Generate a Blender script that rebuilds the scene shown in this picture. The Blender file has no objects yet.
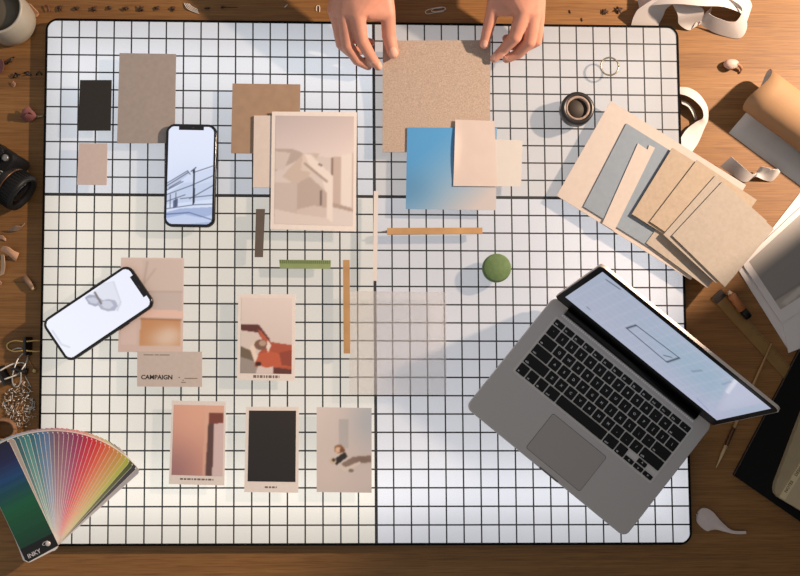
import bpy, bmesh, math, random
import numpy as np
from mathutils import Vector, Matrix
random.seed(7)
RNG = np.random.RandomState(5)
SC = bpy.context.scene
COL = SC.collection

# ------------------------------------------------------------------ camera
CAMP = np.array([0.01197, -0.09697, 1.34662]); RX, RY, RZ = 0.0622886, -0.0276494, -0.0011865
F, CX, CY = 920.0, 400.0, 288.0
def rotm(rx, ry, rz):
    c, s = math.cos, math.sin
    X = np.array([[1,0,0],[0,c(rx),-s(rx)],[0,s(rx),c(rx)]])
    Y = np.array([[c(ry),0,s(ry)],[0,1,0],[-s(ry),0,c(ry)]])
    Z = np.array([[c(rz),-s(rz),0],[s(rz),c(rz),0],[0,0,1]])
    return Z@Y@X
RM = rotm(RX, RY, RZ)
cam_d = bpy.data.cameras.new('camera'); cam = bpy.data.objects.new('camera', cam_d); COL.objects.link(cam)
cam_d.sensor_width = 36.0; cam_d.lens = F/800.0*36.0; cam_d.clip_start = 0.05
cam.location = Vector(CAMP); cam.rotation_mode = 'XYZ'; cam.rotation_euler = (RX, RY, RZ)
SC.camera = cam
def W(px, py, z=0.0):
    """point of the place at height z that the photograph shows at (px, py)"""
    d = RM @ np.array([(px-CX)/F, -(py-CY)/F, -1.0])
    t = (z-CAMP[2])/d[2]
    p = CAMP+t*d
    return Vector((p[0], p[1], z))
def proj(P):
    q = (np.asarray(P)-CAMP) @ RM
    return np.array([CX+F*q[0]/-q[2], CY-F*q[1]/-q[2]])

# ------------------------------------------------------------------ world, lights, exposure
world = bpy.data.worlds.new('world'); SC.world = world; world.use_nodes = True
bg = world.node_tree.nodes['Background']; bg.inputs['Color'].default_value = (1.0, 0.98, 0.97, 1); bg.inputs['Strength'].default_value = 0.40
def lamp(kind, name, loc, energy, color, **kw):
    l = bpy.data.lights.new(name, kind); l.energy = energy; l.color = color
    for k, v in kw.items(): setattr(l, k, v)
    o = bpy.data.objects.new(name, l); COL.objects.link(o); o.location = loc
    return o
key = lamp('POINT', 'warm_window_light', (1.38, 0.58, 0.92), 195, (1.0, 0.75, 0.56), shadow_soft_size=0.03)
SC.view_settings.view_transform = 'Standard'; SC.view_settings.look = 'None'
SC.view_settings.exposure = 0.0; SC.view_settings.gamma = 1.0; SC.view_settings.use_curve_mapping = False

# ------------------------------------------------------------------ helpers
def lin(c):
    c = np.asarray(c, float)/255.0
    return np.where(c <= 0.04045, c/12.92, ((c+0.055)/1.055)**2.4)
def rgba(c): return tuple(float(v) for v in lin(c))+(1.0,)
MATS = {}
def mat(name, col, rough=0.6, metal=0.0, vary=0.0, scale=60.0, bump=0.0, spec=0.5, emit=0.0, alpha=None, stretch=(1,1,1), coat=0.0):
    if name in MATS: return MATS[name]
    m = bpy.data.materials.new(name); m.use_nodes = True; nt = m.node_tree; b = nt.nodes['Principled BSDF']
    b.inputs['Base Color'].default_value = rgba(col); b.inputs['Roughness'].default_value = rough
    b.inputs['Metallic'].default_value = metal; b.inputs['Specular IOR Level'].default_value = spec
    if coat: b.inputs['Coat Weight'].default_value = coat
    if emit:
        b.inputs['Emission Color'].default_value = rgba(col); b.inputs['Emission Strength'].default_value = emit
    if vary or bump:
        tc = nt.nodes.new('ShaderNodeTexCoord'); mp = nt.nodes.new('ShaderNodeMapping'); mp.inputs['Scale'].default_value = stretch
        n = nt.nodes.new('ShaderNodeTexNoise'); n.inputs['Scale'].default_value = scale; n.inputs['Detail'].default_value = 5
        nt.links.new(tc.outputs['Object'], mp.inputs['Vector']); nt.links.new(mp.outputs['Vector'], n.inputs['Vector'])
        if vary:
            r = nt.nodes.new('ShaderNodeValToRGB'); c = lin(col)
            r.color_ramp.elements[0].position = 0.3; r.color_ramp.elements[1].position = 0.7
            r.color_ramp.elements[0].color = tuple(np.clip(c*(1-vary), 0, 1))+(1,)
            r.color_ramp.elements[1].color = tuple(np.clip(c*(1+vary), 0, 1))+(1,)
            nt.links.new(n.outputs['Fac'], r.inputs['Fac']); nt.links.new(r.outputs['Color'], b.inputs['Base Color'])
        if bump:
            bp = nt.nodes.new('ShaderNodeBump'); bp.inputs['Strength'].default_value = bump; bp.inputs['Distance'].default_value = 0.001
            nt.links.new(n.outputs['Fac'], bp.inputs['Height']); nt.links.new(bp.outputs['Normal'], b.inputs['Normal'])
    if alpha is not None: b.inputs['Alpha'].default_value = alpha
    MATS[name] = m
    return m
def tag(o, label=None, cat=None, group=None, kind=None):
    if label: o['label'] = label
    if cat: o['category'] = cat
    if group: o['group'] = group
    if kind: o['kind'] = kind
    return o
def empty(name, loc, label=None, cat=None, group=None, rot=None):
    o = bpy.data.objects.new(name, None); COL.objects.link(o); o.location = loc; o.empty_display_size = 0.02
    if rot is not None: o.rotation_euler = rot
    return tag(o, label, cat, group)
def obj(name, bm, mats, parent=None, origin=None, smooth=False, local=False):
    """links a bmesh given in world coordinates (or in the parent's, local=True) as one mesh object"""
    me = bpy.data.meshes.new(name)
    o = bpy.data.objects.new(name, me); COL.objects.link(o)
    if parent is not None: o.parent = parent
    if parent is not None and not local:
        M = parent_world(parent).inverted()
        bmesh.ops.transform(bm, matrix=M, verts=bm.verts)
    elif parent is None:
        if origin is None:
            cs = [v.co for v in bm.verts]
            origin = Vector((sum(c.x for c in cs)/len(cs), sum(c.y for c in cs)/len(cs), min(c.z for c in cs)))
        bmesh.ops.translate(bm, vec=-Vector(origin), verts=bm.verts); o.location = origin
    bm.normal_update(); bm.to_mesh(me); bm.free()
    for m in (mats if isinstance(mats, (list, tuple)) else [mats]): me.materials.append(m)
    if smooth:
        for p in me.polygons: p.use_smooth = True
    return o
def parent_world(p):
    m = p.matrix_basis.copy()
    while p.parent: p = p.parent; m = p.matrix_basis @ m
    return m
def prism(bm, pts, z0, z1, mi=0):
    """vertical prism over a polygon of world points"""
    a = [bm.verts.new((p[0], p[1], z0)) for p in pts]; b = [bm.verts.new((p[0], p[1], z1)) for p in pts]
    n = len(pts); fs = []
    area = sum(pts[i][0]*pts[(i+1) % n][1]-pts[(i+1) % n][0]*pts[i][1] for i in range(n))
    if area < 0: a.reverse(); b.reverse()
    fs.append(bm.faces.new(list(reversed(a)))); fs.append(bm.faces.new(b))
    for i in range(n): fs.append(bm.faces.new((a[i], a[(i+1) % n], b[(i+1) % n], b[i])))
    for f in fs: f.material_index = mi
    return fs
def box(bm, c, s, M=None, mi=0):
    vs = []
    for dz in (-.5, .5):
        for dx, dy in ((-.5,-.5),(.5,-.5),(.5,.5),(-.5,.5)):
            v = Vector((c[0]+dx*s[0], c[1]+dy*s[1], c[2]+dz*s[2])); vs.append(bm.verts.new(M @ v if M else v))
    for q in ((3,2,1,0),(4,5,6,7),(0,1,5,4),(1,2,6,5),(2,3,7,6),(3,0,4,7)):
        f = bm.faces.new([vs[i] for i in q]); f.material_index = mi
def rrect(w, h, r, n=5):
    pts = []
    for cx, cy, a0 in ((w/2-r, h/2-r, 0), (-w/2+r, h/2-r, 90), (-w/2+r, -h/2+r, 180), (w/2-r, -h/2+r, 270)):
        for k in range(n+1):
            a = math.radians(a0+90*k/n); pts.append((cx+r*math.cos(a), cy+r*math.sin(a)))
    return pts
def tube(bm, pts, rad, n=8, mi=0, cap=True):
    pts = [Vector(p) for p in pts]; rads = rad if isinstance(rad, (list, tuple)) else [rad]*len(pts)
    rings = []; prev = None
    for i, p in enumerate(pts):
        t = (pts[min(i+1, len(pts)-1)]-pts[max(i-1, 0)]).normalized()
        if prev is None: u = t.cross(Vector((0,0,1))); u = u if u.length > .05 else t.cross(Vector((1,0,0)))
        else: u = prev-t*prev.dot(t)
        u.normalize(); prev = u; w = t.cross(u)
        rings.append([bm.verts.new(p+(u*math.cos(2*math.pi*k/n)+w*math.sin(2*math.pi*k/n))*rads[i]) for k in range(n)])
    for a, b in zip(rings, rings[1:]):
        for k in range(n):
            f = bm.faces.new((a[k], a[(k+1) % n], b[(k+1) % n], b[k])); f.material_index = mi; f.smooth = True
    if cap:
        for r, rev in ((rings[0], True), (rings[-1], False)):
            try: f = bm.faces.new(list(reversed(r)) if rev else r); f.material_index = mi
            except ValueError: pass
def lathe(bm, c, prof, n=40, mi=0, M=None):
    """turns (radius, height) pairs about the vertical through c (or the z axis of M)"""
    rings = []
    for r, z in prof:
        ring = []
        for k in range(n):
            a = 2*math.pi*k/n; v = Vector((r*math.cos(a), r*math.sin(a), z)); v = (M @ v) if M else v+Vector(c)
            ring.append(bm.verts.new(v))
        rings.append(ring)
    for a, b in zip(rings, rings[1:]):
        for k in range(n):
            f = bm.faces.new((a[k], a[(k+1) % n], b[(k+1) % n], b[k])); f.material_index = mi; f.smooth = True
    for ring, rev in ((rings[0], True), (rings[-1], False)):
        if max((v.co-ring[0].co).length for v in ring) > 1e-6:
            f = bm.faces.new(list(reversed(ring)) if rev else ring); f.material_index = mi
def cr(P, n=6):
    """Catmull-Rom through a list of vectors"""
    P = [Vector(p) for p in P]; out = []
    for i in range(len(P)-1):
        p0, p1, p2, p3 = P[max(i-1,0)], P[i], P[i+1], P[min(i+2,len(P)-1)]
        for k in range(n):
            t = k/n
            out.append(0.5*((2*p1)+(p2-p0)*t+(2*p0-5*p1+4*p2-p3)*t*t+(3*p1-p0-3*p2+p3)*t**3))
    out.append(P[-1]); return out
def loft(bm, A, B, th=0.0006, n=6, cols=4, mi=0, bow=0.0):
    """a strip of paper between two edges, with real thickness"""
    a, b = cr(A, n), cr(B, n); rows = []
    for p, q in zip(a, b):
        rows.append([p.lerp(q, k/cols) for k in range(cols+1)])
    nr = len(rows); N = [[None]*(cols+1) for _ in range(nr)]
    for i in range(nr):
        for k in range(cols+1):
            du = rows[min(i+1,nr-1)][k]-rows[max(i-1,0)][k]; dv = rows[i][min(k+1,cols)]-rows[i][max(k-1,0)]
            nn = du.cross(dv); N[i][k] = nn.normalized() if nn.length > 1e-12 else Vector((0,0,1))
    top = [[bm.verts.new(rows[i][k]+N[i][k]*(th/2+bow*math.sin(math.pi*k/cols))) for k in range(cols+1)] for i in range(nr)]
    bot = [[bm.verts.new(rows[i][k]+N[i][k]*(-th/2+bow*math.sin(math.pi*k/cols))) for k in range(cols+1)] for i in range(nr)]
    for i in range(nr-1):
        for k in range(cols):
            f = bm.faces.new((top[i][k], top[i+1][k], top[i+1][k+1], top[i][k+1])); f.smooth = True; f.material_index = mi
            f = bm.faces.new((bot[i][k+1], bot[i+1][k+1], bot[i+1][k], bot[i][k])); f.smooth = True; f.material_index = mi
    dup = lambda v: bm.verts.new(v.co)
    def side(P, Q):
        a = [dup(p) for p in P]; b = [dup(p) for p in Q]
        for i in range(len(a)-1): f = bm.faces.new((a[i], b[i], b[i+1], a[i+1])); f.material_index = mi
    for k in (0, cols): side([r[k] for r in top], [r[k] for r in bot])
    for i in (0, nr-1): side(top[i], bot[i])
def blob(bm, c, r, seed=0, amp=0.2, sub=2, squash=(1,1,1), mi=0, M=None):
    g = bmesh.ops.create_icosphere(bm, subdivisions=sub, radius=1.0)
    rs = np.random.RandomState(seed); ds = rs.normal(size=(6, 3))
    for v in g['verts']:
        k = 1+amp*sum(math.sin(3*float(np.dot(d, v.co))+i) for i, d in enumerate(ds))/3
        p = Vector((v.co.x*squash[0], v.co.y*squash[1], v.co.z*squash[2]))*r*k
        v.co = (M @ p if M else p)+Vector(c)
    for v in g['verts']:
        for f in v.link_faces: f.material_index = mi; f.smooth = True
def text_bm(bm, s, M, size, mi=0, bold=0.0, align='LEFT', depth=0.0001):
    cu = bpy.data.curves.new('lettering', 'FONT'); cu.body = s; cu.size = size; cu.align_x = align; cu.offset = bold; cu.extrude = depth; cu.resolution_u = 2
    o = bpy.data.objects.new('lettering', cu); COL.objects.link(o)
    me = o.to_mesh(); n0 = len(bm.verts); nf = len(bm.faces)
    bm.from_mesh(me); o.to_mesh_clear(); bpy.data.objects.remove(o); bpy.data.curves.remove(cu)
    bm.verts.ensure_lookup_table(); bm.faces.ensure_lookup_table()
    for v in bm.verts[n0:]: v.co = M @ v.co
    for f in bm.faces[nf:]: f.material_index = mi

# pictures printed on paper or shown on a screen: a fine grid of coloured points
class Img:
    def __init__(s, w, h, c): s.w, s.h = w, h; s.a = np.zeros((h, w, 3)); s.a[:] = c; y, x = np.mgrid[0:h, 0:w]; s.u, s.v = (x+.5)/w, (y+.5)/h
    def poly(s, pts, c, op=1.0):
        ins = np.zeros((s.h, s.w), bool); n = len(pts)
        for i in range(n):
            (x1, y1), (x2, y2) = pts[i], pts[(i+1) % n]
            if y1 == y2: continue
            ins ^= ((y1 > s.v) != (y2 > s.v)) & (s.u < (x2-x1)*(s.v-y1)/(y2-y1)+x1)
        s.a[ins] = s.a[ins]*(1-op)+np.asarray(s.col(c)[ins] if callable(c) else c, float)*op; return s
    def col(s, f): return f(s.u, s.v)
    def grad(s, c0, c1, ang=90):
        t = np.clip(s.u*math.cos(math.radians(ang))+s.v*math.sin(math.radians(ang)), 0, 1)[..., None]
        s.a[:] = np.asarray(c0)*(1-t)+np.asarray(c1)*t; return s
    def spot(s, x, y, rx, ry, c, op=1.0, soft=1.0):
        d = ((s.u-x)/rx)**2+((s.v-y)/ry)**2; m = (np.exp(-d*1.5) if soft else (d < 1).astype(float))[..., None]*op
        s.a = s.a*(1-m)+np.asarray(c, float)*m; return s
    def line(s, x1, y1, x2, y2, wd, c, op=1.0):
        ax = s.h/s.w; px, py = s.u, s.v*ax; y1, y2 = y1*ax, y2*ax
        L = (x2-x1)**2+(y2-y1)**2+1e-12; t = np.clip(((px-x1)*(x2-x1)+(py-y1)*(y2-y1))/L, 0, 1)
        d = np.hypot(px-x1-t*(x2-x1), py-y1-t*(y2-y1)); m = np.clip((wd-d)*s.w+0.5, 0, 1)[..., None]*op
        s.a = s.a*(1-m)+np.asarray(c, float)*m; return s
    def blur(s, k=1):
        for _ in range(k):
            p = np.pad(s.a, ((1,1),(1,1),(0,0)), 'edge'); s.a = (p[:-2,1:-1]+p[2:,1:-1]+p[1:-1,:-2]+p[1:-1,2:]+2*p[1:-1,1:-1])/6
        return s
def attr_mat(name, emit=0.0, rough=0.55):
    if name in MATS: return MATS[name]
    m = bpy.data.materials.new(name); m.use_nodes = True; nt = m.node_tree; b = nt.nodes['Principled BSDF']
    at = nt.nodes.new('ShaderNodeAttribute'); at.attribute_name = 'ink'
    b.inputs['Roughness'].default_value = rough
    if emit:
        b.inputs['Base Color'].default_value = (0.01, 0.01, 0.01, 1); b.inputs['Emission Strength'].default_value = emit
        nt.links.new(at.outputs['Color'], b.inputs['Emission Color'])
    else: nt.links.new(at.outputs['Color'], b.inputs['Base Color'])
    MATS[name] = m; return m
def picture(name, quad, im, material, parent, mask_r=None):
    """quad: world TL, TR, BR, BL; the image is laid over it bilinearly"""
    q = [np.array(p) for p in quad]; h, w = im.h, im.w
    u = np.linspace(0, 1, w)[None, :, None]; v = np.linspace(0, 1, h)[:, None, None]
    P = (q[0]*(1-u)+q[1]*u)*(1-v)+(q[3]*(1-u)+q[2]*u)*v
    P = P.reshape(-1, 3); M = np.array(parent_world(parent).inverted()); P = P @ M[:3,:3].T+M[:3,3]
    idx = np.arange(h*w).reshape(h, w); keep = np.ones((h-1, w-1), bool)
    if mask_r is not None: keep = mask_r(w-1, h-1)
    Fq = np.stack([idx[1:, :-1], idx[1:, 1:], idx[:-1, 1:], idx[:-1, :-1]], -1)[keep].reshape(-1, 4)
    me = bpy.data.meshes.new(name); me.from_pydata(P.tolist(), [], Fq.tolist())
    ca = me.color_attributes.new('ink', 'FLOAT_COLOR', 'POINT')
    c = np.concatenate([lin(np.clip(im.a, 0, 255).reshape(-1, 3)), np.ones((h*w, 1))], 1)
    ca.data.foreach_set('color', c.astype(np.float32).ravel()); me.materials.append(material)
    o = bpy.data.objects.new(name, me); COL.objects.link(o); o.parent = parent
    return o
def quad_pts(px, z): return [W(x, y, z) for x, y in px]
def qlerp(q, u, v): return (q[0].lerp(q[1], u)).lerp(q[3].lerp(q[2], u), v)
def card(name, label, cat, px, z, th, m, group=None, lift=None, parent=None, n=10):
    """a sheet of card on the table; lift(u, v) bends it upward"""
    q = quad_pts(px, z+th)
    if lift is None:
        bm = bmesh.new(); prism(bm, [(p.x, p.y) for p in q], z, z+th)
    else:
        bm = bmesh.new(); g = [[None]*(n+1) for _ in range(n+1)]; h = [[None]*(n+1) for _ in range(n+1)]
        for j in range(n+1):
            for i in range(n+1):
                p = qlerp(q, i/n, j/n); k = lift(i/n, j/n)
                g[j][i] = bm.verts.new((p.x, p.y, z+th+k)); h[j][i] = bm.verts.new((p.x, p.y, z+k))
        for j in range(n):
            for i in range(n):
                f = bm.faces.new((g[j+1][i], g[j+1][i+1], g[j][i+1], g[j][i])); f.smooth = True
                f = bm.faces.new((h[j][i], h[j][i+1], h[j+1][i+1], h[j+1][i])); f.smooth = True
        def side(P, Q):
            a = [bm.verts.new(p.co) for p in P]; b = [bm.verts.new(p.co) for p in Q]
            for i in range(n): bm.faces.new((a[i], a[i+1], b[i+1], b[i]))
        side(g[0], h[0]); side(h[n], g[n]); side([r[0] for r in h], [r[0] for r in g]); side([r[n] for r in g], [r[n] for r in h])
    o = obj(name, bm, m, parent)
    return tag(o, label, cat, group)

ZW = -0.012            # wood
ZG = 0.016             # top of the clear cover
# ------------------------------------------------------------------ wood
def wood_material():
    m = bpy.data.materials.new('oak_grain'); m.use_nodes = True; nt = m.node_tree; b = nt.nodes['Principled BSDF']; L = nt.links.new
    tc = nt.nodes.new('ShaderNodeTexCoord')
    def noise(sc, det, scale, dist=0.0):
        mp = nt.nodes.new('ShaderNodeMapping'); mp.inputs['Scale'].default_value = sc
        n = nt.nodes.new('ShaderNodeTexNoise'); n.inputs['Scale'].default_value = scale; n.inputs['Detail'].default_value = det; n.inputs['Distortion'].default_value = dist
        L(tc.outputs['Object'], mp.inputs['Vector']); L(mp.outputs['Vector'], n.inputs['Vector']); return n
    n1 = noise((0.35, 9, 1), 4, 3.0, 0.4); n2 = noise((1.2, 70, 1), 3, 4.0); n3 = noise((7, 240, 1), 2, 3.0)
    r = nt.nodes.new('ShaderNodeValToRGB'); e = r.color_ramp.elements
    e[0].position = 0.28; e[0].color = rgba((108, 73, 40)); e[1].position = 0.75; e[1].color = rgba((156, 114, 68))
    k = e.new(0.5); k.color = rgba((135, 96, 54))
    a = nt.nodes.new('ShaderNodeMath'); a.operation = 'MULTIPLY_ADD'; a.inputs[1].default_value = 0.55
    c = nt.nodes.new('ShaderNodeMath'); c.operation = 'MULTIPLY'; c.inputs[1].default_value = 0.45
    L(n2.outputs['Fac'], c.inputs[0]); L(n1.outputs['Fac'], a.inputs[0]); L(c.outputs[0], a.inputs[2]); L(a.outputs[0], r.inputs['Fac'])
    mx = nt.nodes.new('ShaderNodeMix'); mx.data_type = 'RGBA'; mx.blend_type = 'MULTIPLY'
    r3 = nt.nodes.new('ShaderNodeValToRGB'); r3.color_ramp.elements[0].position = 0.38; r3.color_ramp.elements[0].color = (0.62, 0.55, 0.5, 1)
    r3.color_ramp.elements[1].position = 0.52; r3.color_ramp.elements[1].color = (1, 1, 1, 1)
    L(n3.outputs['Fac'], r3.inputs['Fac']); mx.inputs['Factor'].default_value = 0.6
    L(r.outputs['Color'], mx.inputs['A']); L(r3.outputs['Color'], mx.inputs['B']); L(mx.outputs['Result'], b.inputs['Base Color'])
    b.inputs['Roughness'].default_value = 0.5; b.inputs['Specular IOR Level'].default_value = 0.3
    bp = nt.nodes.new('ShaderNodeBump'); bp.inputs['Strength'].default_value = 0.25; bp.inputs['Distance'].default_value = 0.0006
    L(n2.outputs['Fac'], bp.inputs['Height']); L(bp.outputs['Normal'], b.inputs['Normal'])
    return m
WOOD = wood_material()
desk = empty('desk', (0, 0, ZW), 'large oak work desk with horizontal grain under everything', 'desk')
bm = bmesh.new(); box(bm, (0.0, -0.02, ZW-0.02), (1.75, 1.18, 0.04)); bmesh.ops.bevel(bm, geom=bm.edges[:], offset=0.004, segments=2, affect='EDGES')
obj('desk_top', bm, WOOD, desk)
for sx in (-.8, .8):
    for sy in (-.55, .5):
        bm = bmesh.new(); box(bm, (sx, sy, ZW-0.04-0.345), (0.06, 0.06, 0.69)); obj('leg', bm, WOOD, desk)
bm = bmesh.new(); box(bm, (0, 0, ZW-0.755), (5, 5, 0.05)); tag(obj('floor', bm, mat('floor_grey', (120, 112, 104), 0.7, vary=.1, scale=4)), kind='structure')
# unseen wall added to shade the lower right, dark to cut fill light
bm = bmesh.new(); box(bm, (0.99, -0.925, 0.6), (0.08, 2.42, 2.75)); tag(obj('added_shade_wall', bm, mat('shade_wall_dark', (58, 48, 42), 0.9, vary=.05, scale=8, bump=.1)), kind='structure')

# ------------------------------------------------------------------ light table
lt = empty('light_table', (0, 0, ZW), 'large glowing light table with black square grid and rounded corners', 'light table')
LQ = quad_pts([(47.5, 20), (676.5, 27.5), (690.5, 543), (38.5, 544.5)], 0.0)
NC, NR = 37, 29
def panel_mat(name, col, strength, band, edge):
    m = bpy.data.materials.new(name); m.use_nodes = True; nt = m.node_tree; b = nt.nodes['Principled BSDF']; L = nt.links.new
    uv = nt.nodes.new('ShaderNodeUVMap'); uv.uv_map = 'grid'; sp = nt.nodes.new('ShaderNodeSeparateXYZ'); L(uv.outputs['UV'], sp.inputs['Vector'])
    def M(op, a, c=None, d=None):
        n = nt.nodes.new('ShaderNodeMath'); n.operation = op
        for i, x in enumerate((a, c, d)):
            if x is None: continue
            if isinstance(x, (int, float)): n.inputs[i].default_value = x
            else: L(x, n.inputs[i])
        return n.outputs[0]
    def linemask(o, heavy):
        d = M('ABSOLUTE', M('SUBTRACT', M('FRACT', M('ADD', o, 0.5)), 0.5))          # distance to the nearest ruled line
        thin = M('LESS_THAN', d, 0.042)
        th = M('LESS_THAN', M('ABSOLUTE', M('SUBTRACT', o, float(heavy))), 0.085)
        return M('MAXIMUM', thin, th)
    k = M('MAXIMUM', linemask(sp.outputs['X'], 19), linemask(sp.outputs['Y'], 10))
    # lamps of the panel: strips run along its outer edges, weaker right at the rim
    ex = M('MINIMUM', sp.outputs['X'], M('SUBTRACT', float(NC), sp.outputs['X'])); ey = M('MINIMUM', sp.outputs['Y'], M('SUBTRACT', float(NR), sp.outputs['Y']))
    e = M('MINIMUM', ex, ey)
    edge_lit = M('MULTIPLY_ADD', M('EXPONENT', M('MULTIPLY', M('POWER', M('DIVIDE', e, 8.0), 2.0), -1.0)), edge, 1.0-edge)
    rim = M('MINIMUM', M('MULTIPLY_ADD', e, 0.13, 0.72), 1.0)
    g = M('MULTIPLY', M('POWER', M('DIVIDE', M('SUBTRACT', ey, 3.0), 1.6), 2.0), -1.0)
    led = M('MULTIPLY_ADD', M('EXPONENT', g), band, 1.0)
    tc = nt.nodes.new('ShaderNodeTexCoord'); n = nt.nodes.new('ShaderNodeTexNoise'); n.inputs['Scale'].default_value = 5.0; n.inputs['Detail'].default_value = 3
    L(tc.outputs['Object'], n.inputs['Vector'])
    var = M('MULTIPLY_ADD', n.outputs['Fac'], 0.14, 0.93)
    st = M('MULTIPLY', M('MULTIPLY', M('MULTIPLY', M('MULTIPLY', rim, edge_lit), led), var), M('MULTIPLY', M('SUBTRACT', 1.0, k), strength))
    L(st, b.inputs['Emission Strength']); b.inputs['Emission Color'].default_value = tuple(col)+(1,)
    mx = nt.nodes.new('ShaderNodeMix'); mx.data_type = 'RGBA'; mx.inputs['A'].default_value = rgba((130, 130, 130)); mx.inputs['B'].default_value = rgba((20, 20, 24))
    L(k, mx.inputs['Factor']); L(mx.outputs['Result'], b.inputs['Base Color']); b.inputs['Roughness'].default_value = 0.6
    return m
def UC(c): return 19/37-(19-c)*(19/37)/18.83 if 0 < c < 19 else c/NC
def VR(r): return r/NR-.0048*(r/10 if r <= 10 else (29-r)/19)
PANELS = {(0,0): ('cool white', (.57,.60,.655), .16, .36), (1,0): ('neutral white', (.38,.365,.365), .06, .0), (0,1): ('warm white', (.70,.66,.585), .26, .34), (1,1): ('bluish white', (.62,.63,.68), .30, .40)}
for (i, j), (nm, col, band, edge) in PANELS.items():
    c0, c1 = ((0, 19), (19, 37))[i]; r0, r1 = ((0, 10), (10, 29))[j]
    bm = bmesh.new(); uvl = bm.loops.layers.uv.new('grid'); vs = {}
    R = 0.8
    for r in range(r0, r1+1):
        for c in range(c0, c1+1):
            uc, ur = float(c), float(r)
            vs[c, r] = bm.verts.new(qlerp(LQ, UC(c), VR(r)))
    for r in range(r0, r1):
        for c in range(c0, c1):
            ks = [(c, r+1), (c+1, r+1), (c+1, r), (c, r)]; f = bm.faces.new([vs[k] for k in ks])
            for l, k in zip(f.loops, ks): l[uvl].uv = k
    # round the outer corner of the panel
    corner = {(0,0): (0,0), (1,0): (NC,0), (0,1): (0,NR), (1,1): (NC,NR)}[(i,j)]
    cv = vs[corner]; res = bmesh.ops.bevel(bm, geom=[cv], offset=0.016, segments=5, affect='VERTICES', profile=0.5)
    o = obj('light_panel', bm, panel_mat('panel_'+nm.replace(' ', '_'), col, 1.0, band, edge), lt)
    o['label'] = nm+' quarter of the glowing panel'
# black rim
def ring_pts(grow, r, z=0.0, n=8):
    cx = sum((p for p in LQ), Vector())/4; out = []
    us = [((r/.94), (r/.77)), (1-r/.94, r/.77), (1-r/.94, 1-r/.77), (r/.94, 1-r/.77)]
    for (u, v), a0 in zip(us, (180, 90, 0, -90)):
        c = qlerp(LQ, u, v)
        for k in range(n+1):
            a = math.radians(a0-90*k/n); out.append((c.x+(r+grow)*math.cos(a), c.y+(r+grow)*math.sin(a)))
    return out
bm = bmesh.new(); A, B = ring_pts(.0022, .016), ring_pts(-.0004, .016); n = len(A)
def ringface(z0, z1):
    V = [[bm.verts.new((p[0], p[1], z)) for p in P] for P in (A, B) for z in (z0, z1)]
    a0, a1, b0, b1 = V
    for k in range(n):
        q = (k+1) % n
        bm.faces.new((a1[q], a1[k], b1[k], b1[q])); bm.faces.new((a0[q], a1[q], a1[k], a0[k])[::-1]); bm.faces.new((b0[k], b1[k], b1[q], b0[q])[::-1]); bm.faces.new((a0[k], a0[q], b0[q], b0[k])[::-1])
ringface(ZW, 0.0012); bmesh.ops.recalc_face_normals(bm, faces=bm.faces)
obj('rim', bm, mat('black_rim', (8, 8, 9), 0.8, spec=.1), lt)
# clear cover plate
def clear_mat():
    m = bpy.data.materials.new('clear_acrylic'); m.use_nodes = True; nt = m.node_tree; nt.nodes.remove(nt.nodes['Principled BSDF'])
    out = nt.nodes['Material Output']; t = nt.nodes.new('ShaderNodeBsdfTransparent'); g = nt.nodes.new('ShaderNodeBsdfGlossy'); g.inputs['Roughness'].default_value = 0.12
    mx = nt.nodes.new('ShaderNodeMixShader'); mx.inputs['Fac'].default_value = 0.03
    nt.links.new(t.outputs[0], mx.inputs[1]); nt.links.new(g.outputs[0], mx.inputs[2]); nt.links.new(mx.outputs[0], out.inputs['Surface']); return m
CQ = quad_pts([(47.5, 20), (676.5, 27.5), (690.5, 543), (38.5, 544.5)], ZG)
bm = bmesh.new(); LQ0 = LQ; LQ = CQ; prism(bm, ring_pts(-.0005, .016), 0.0014, ZG); LQ = LQ0
o = obj('clear_cover', bm, clear_mat(), lt); o['label'] = 'clear acrylic cover plate'

# ------------------------------------------------------------------ sheets and cards on the left half
PAPER = mat('paper_white', (228, 221, 217), 0.7, vary=.03, scale=200, bump=.05)
INK = attr_mat('printed_ink')
DARKINK = mat('dark_ink', (70, 62, 58), 0.7)
card('card', 'small matte black card near upper left corner of light table', 'card', [(80,80),(111.5,80),(110.5,130.5),(78,130.5)], ZG, .0016, mat('black_card', (38,36,34), .8, vary=.1, scale=300))
card('card', 'tall warm grey board sample with a phone lying on its lower corner', 'card', [(119.5,53),(176,54),(174.5,143),(117,143)], ZG, .002, mat('greige_board', (160,151,146), .85, vary=.05, scale=150, bump=.1))
card('card', 'small dusty pink card below the black card', 'card', [(79,143),(107.5,143.5),(106.5,185),(77,184.5)], ZG, .0016, mat('dusty_pink', (204,189,184), .8, vary=.03, scale=200))
card('card', 'brown kraft card behind the photograph of the white house model', 'card', [(232.5,83.5),(300.3,84.3),(299.5,154),(231,153)], ZG, .002, mat('kraft_brown', (162,136,114), .85, vary=.07, scale=70, bump=.1))
card('strip', 'narrow cream card strip between kraft card and house model photograph', 'card', [(254,115.5),(273,115.5),(273,187.5),(253,187.5)], ZG+.0022, .003, mat('cream_card', (212,202,196), .8, vary=.03, scale=120))

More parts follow.
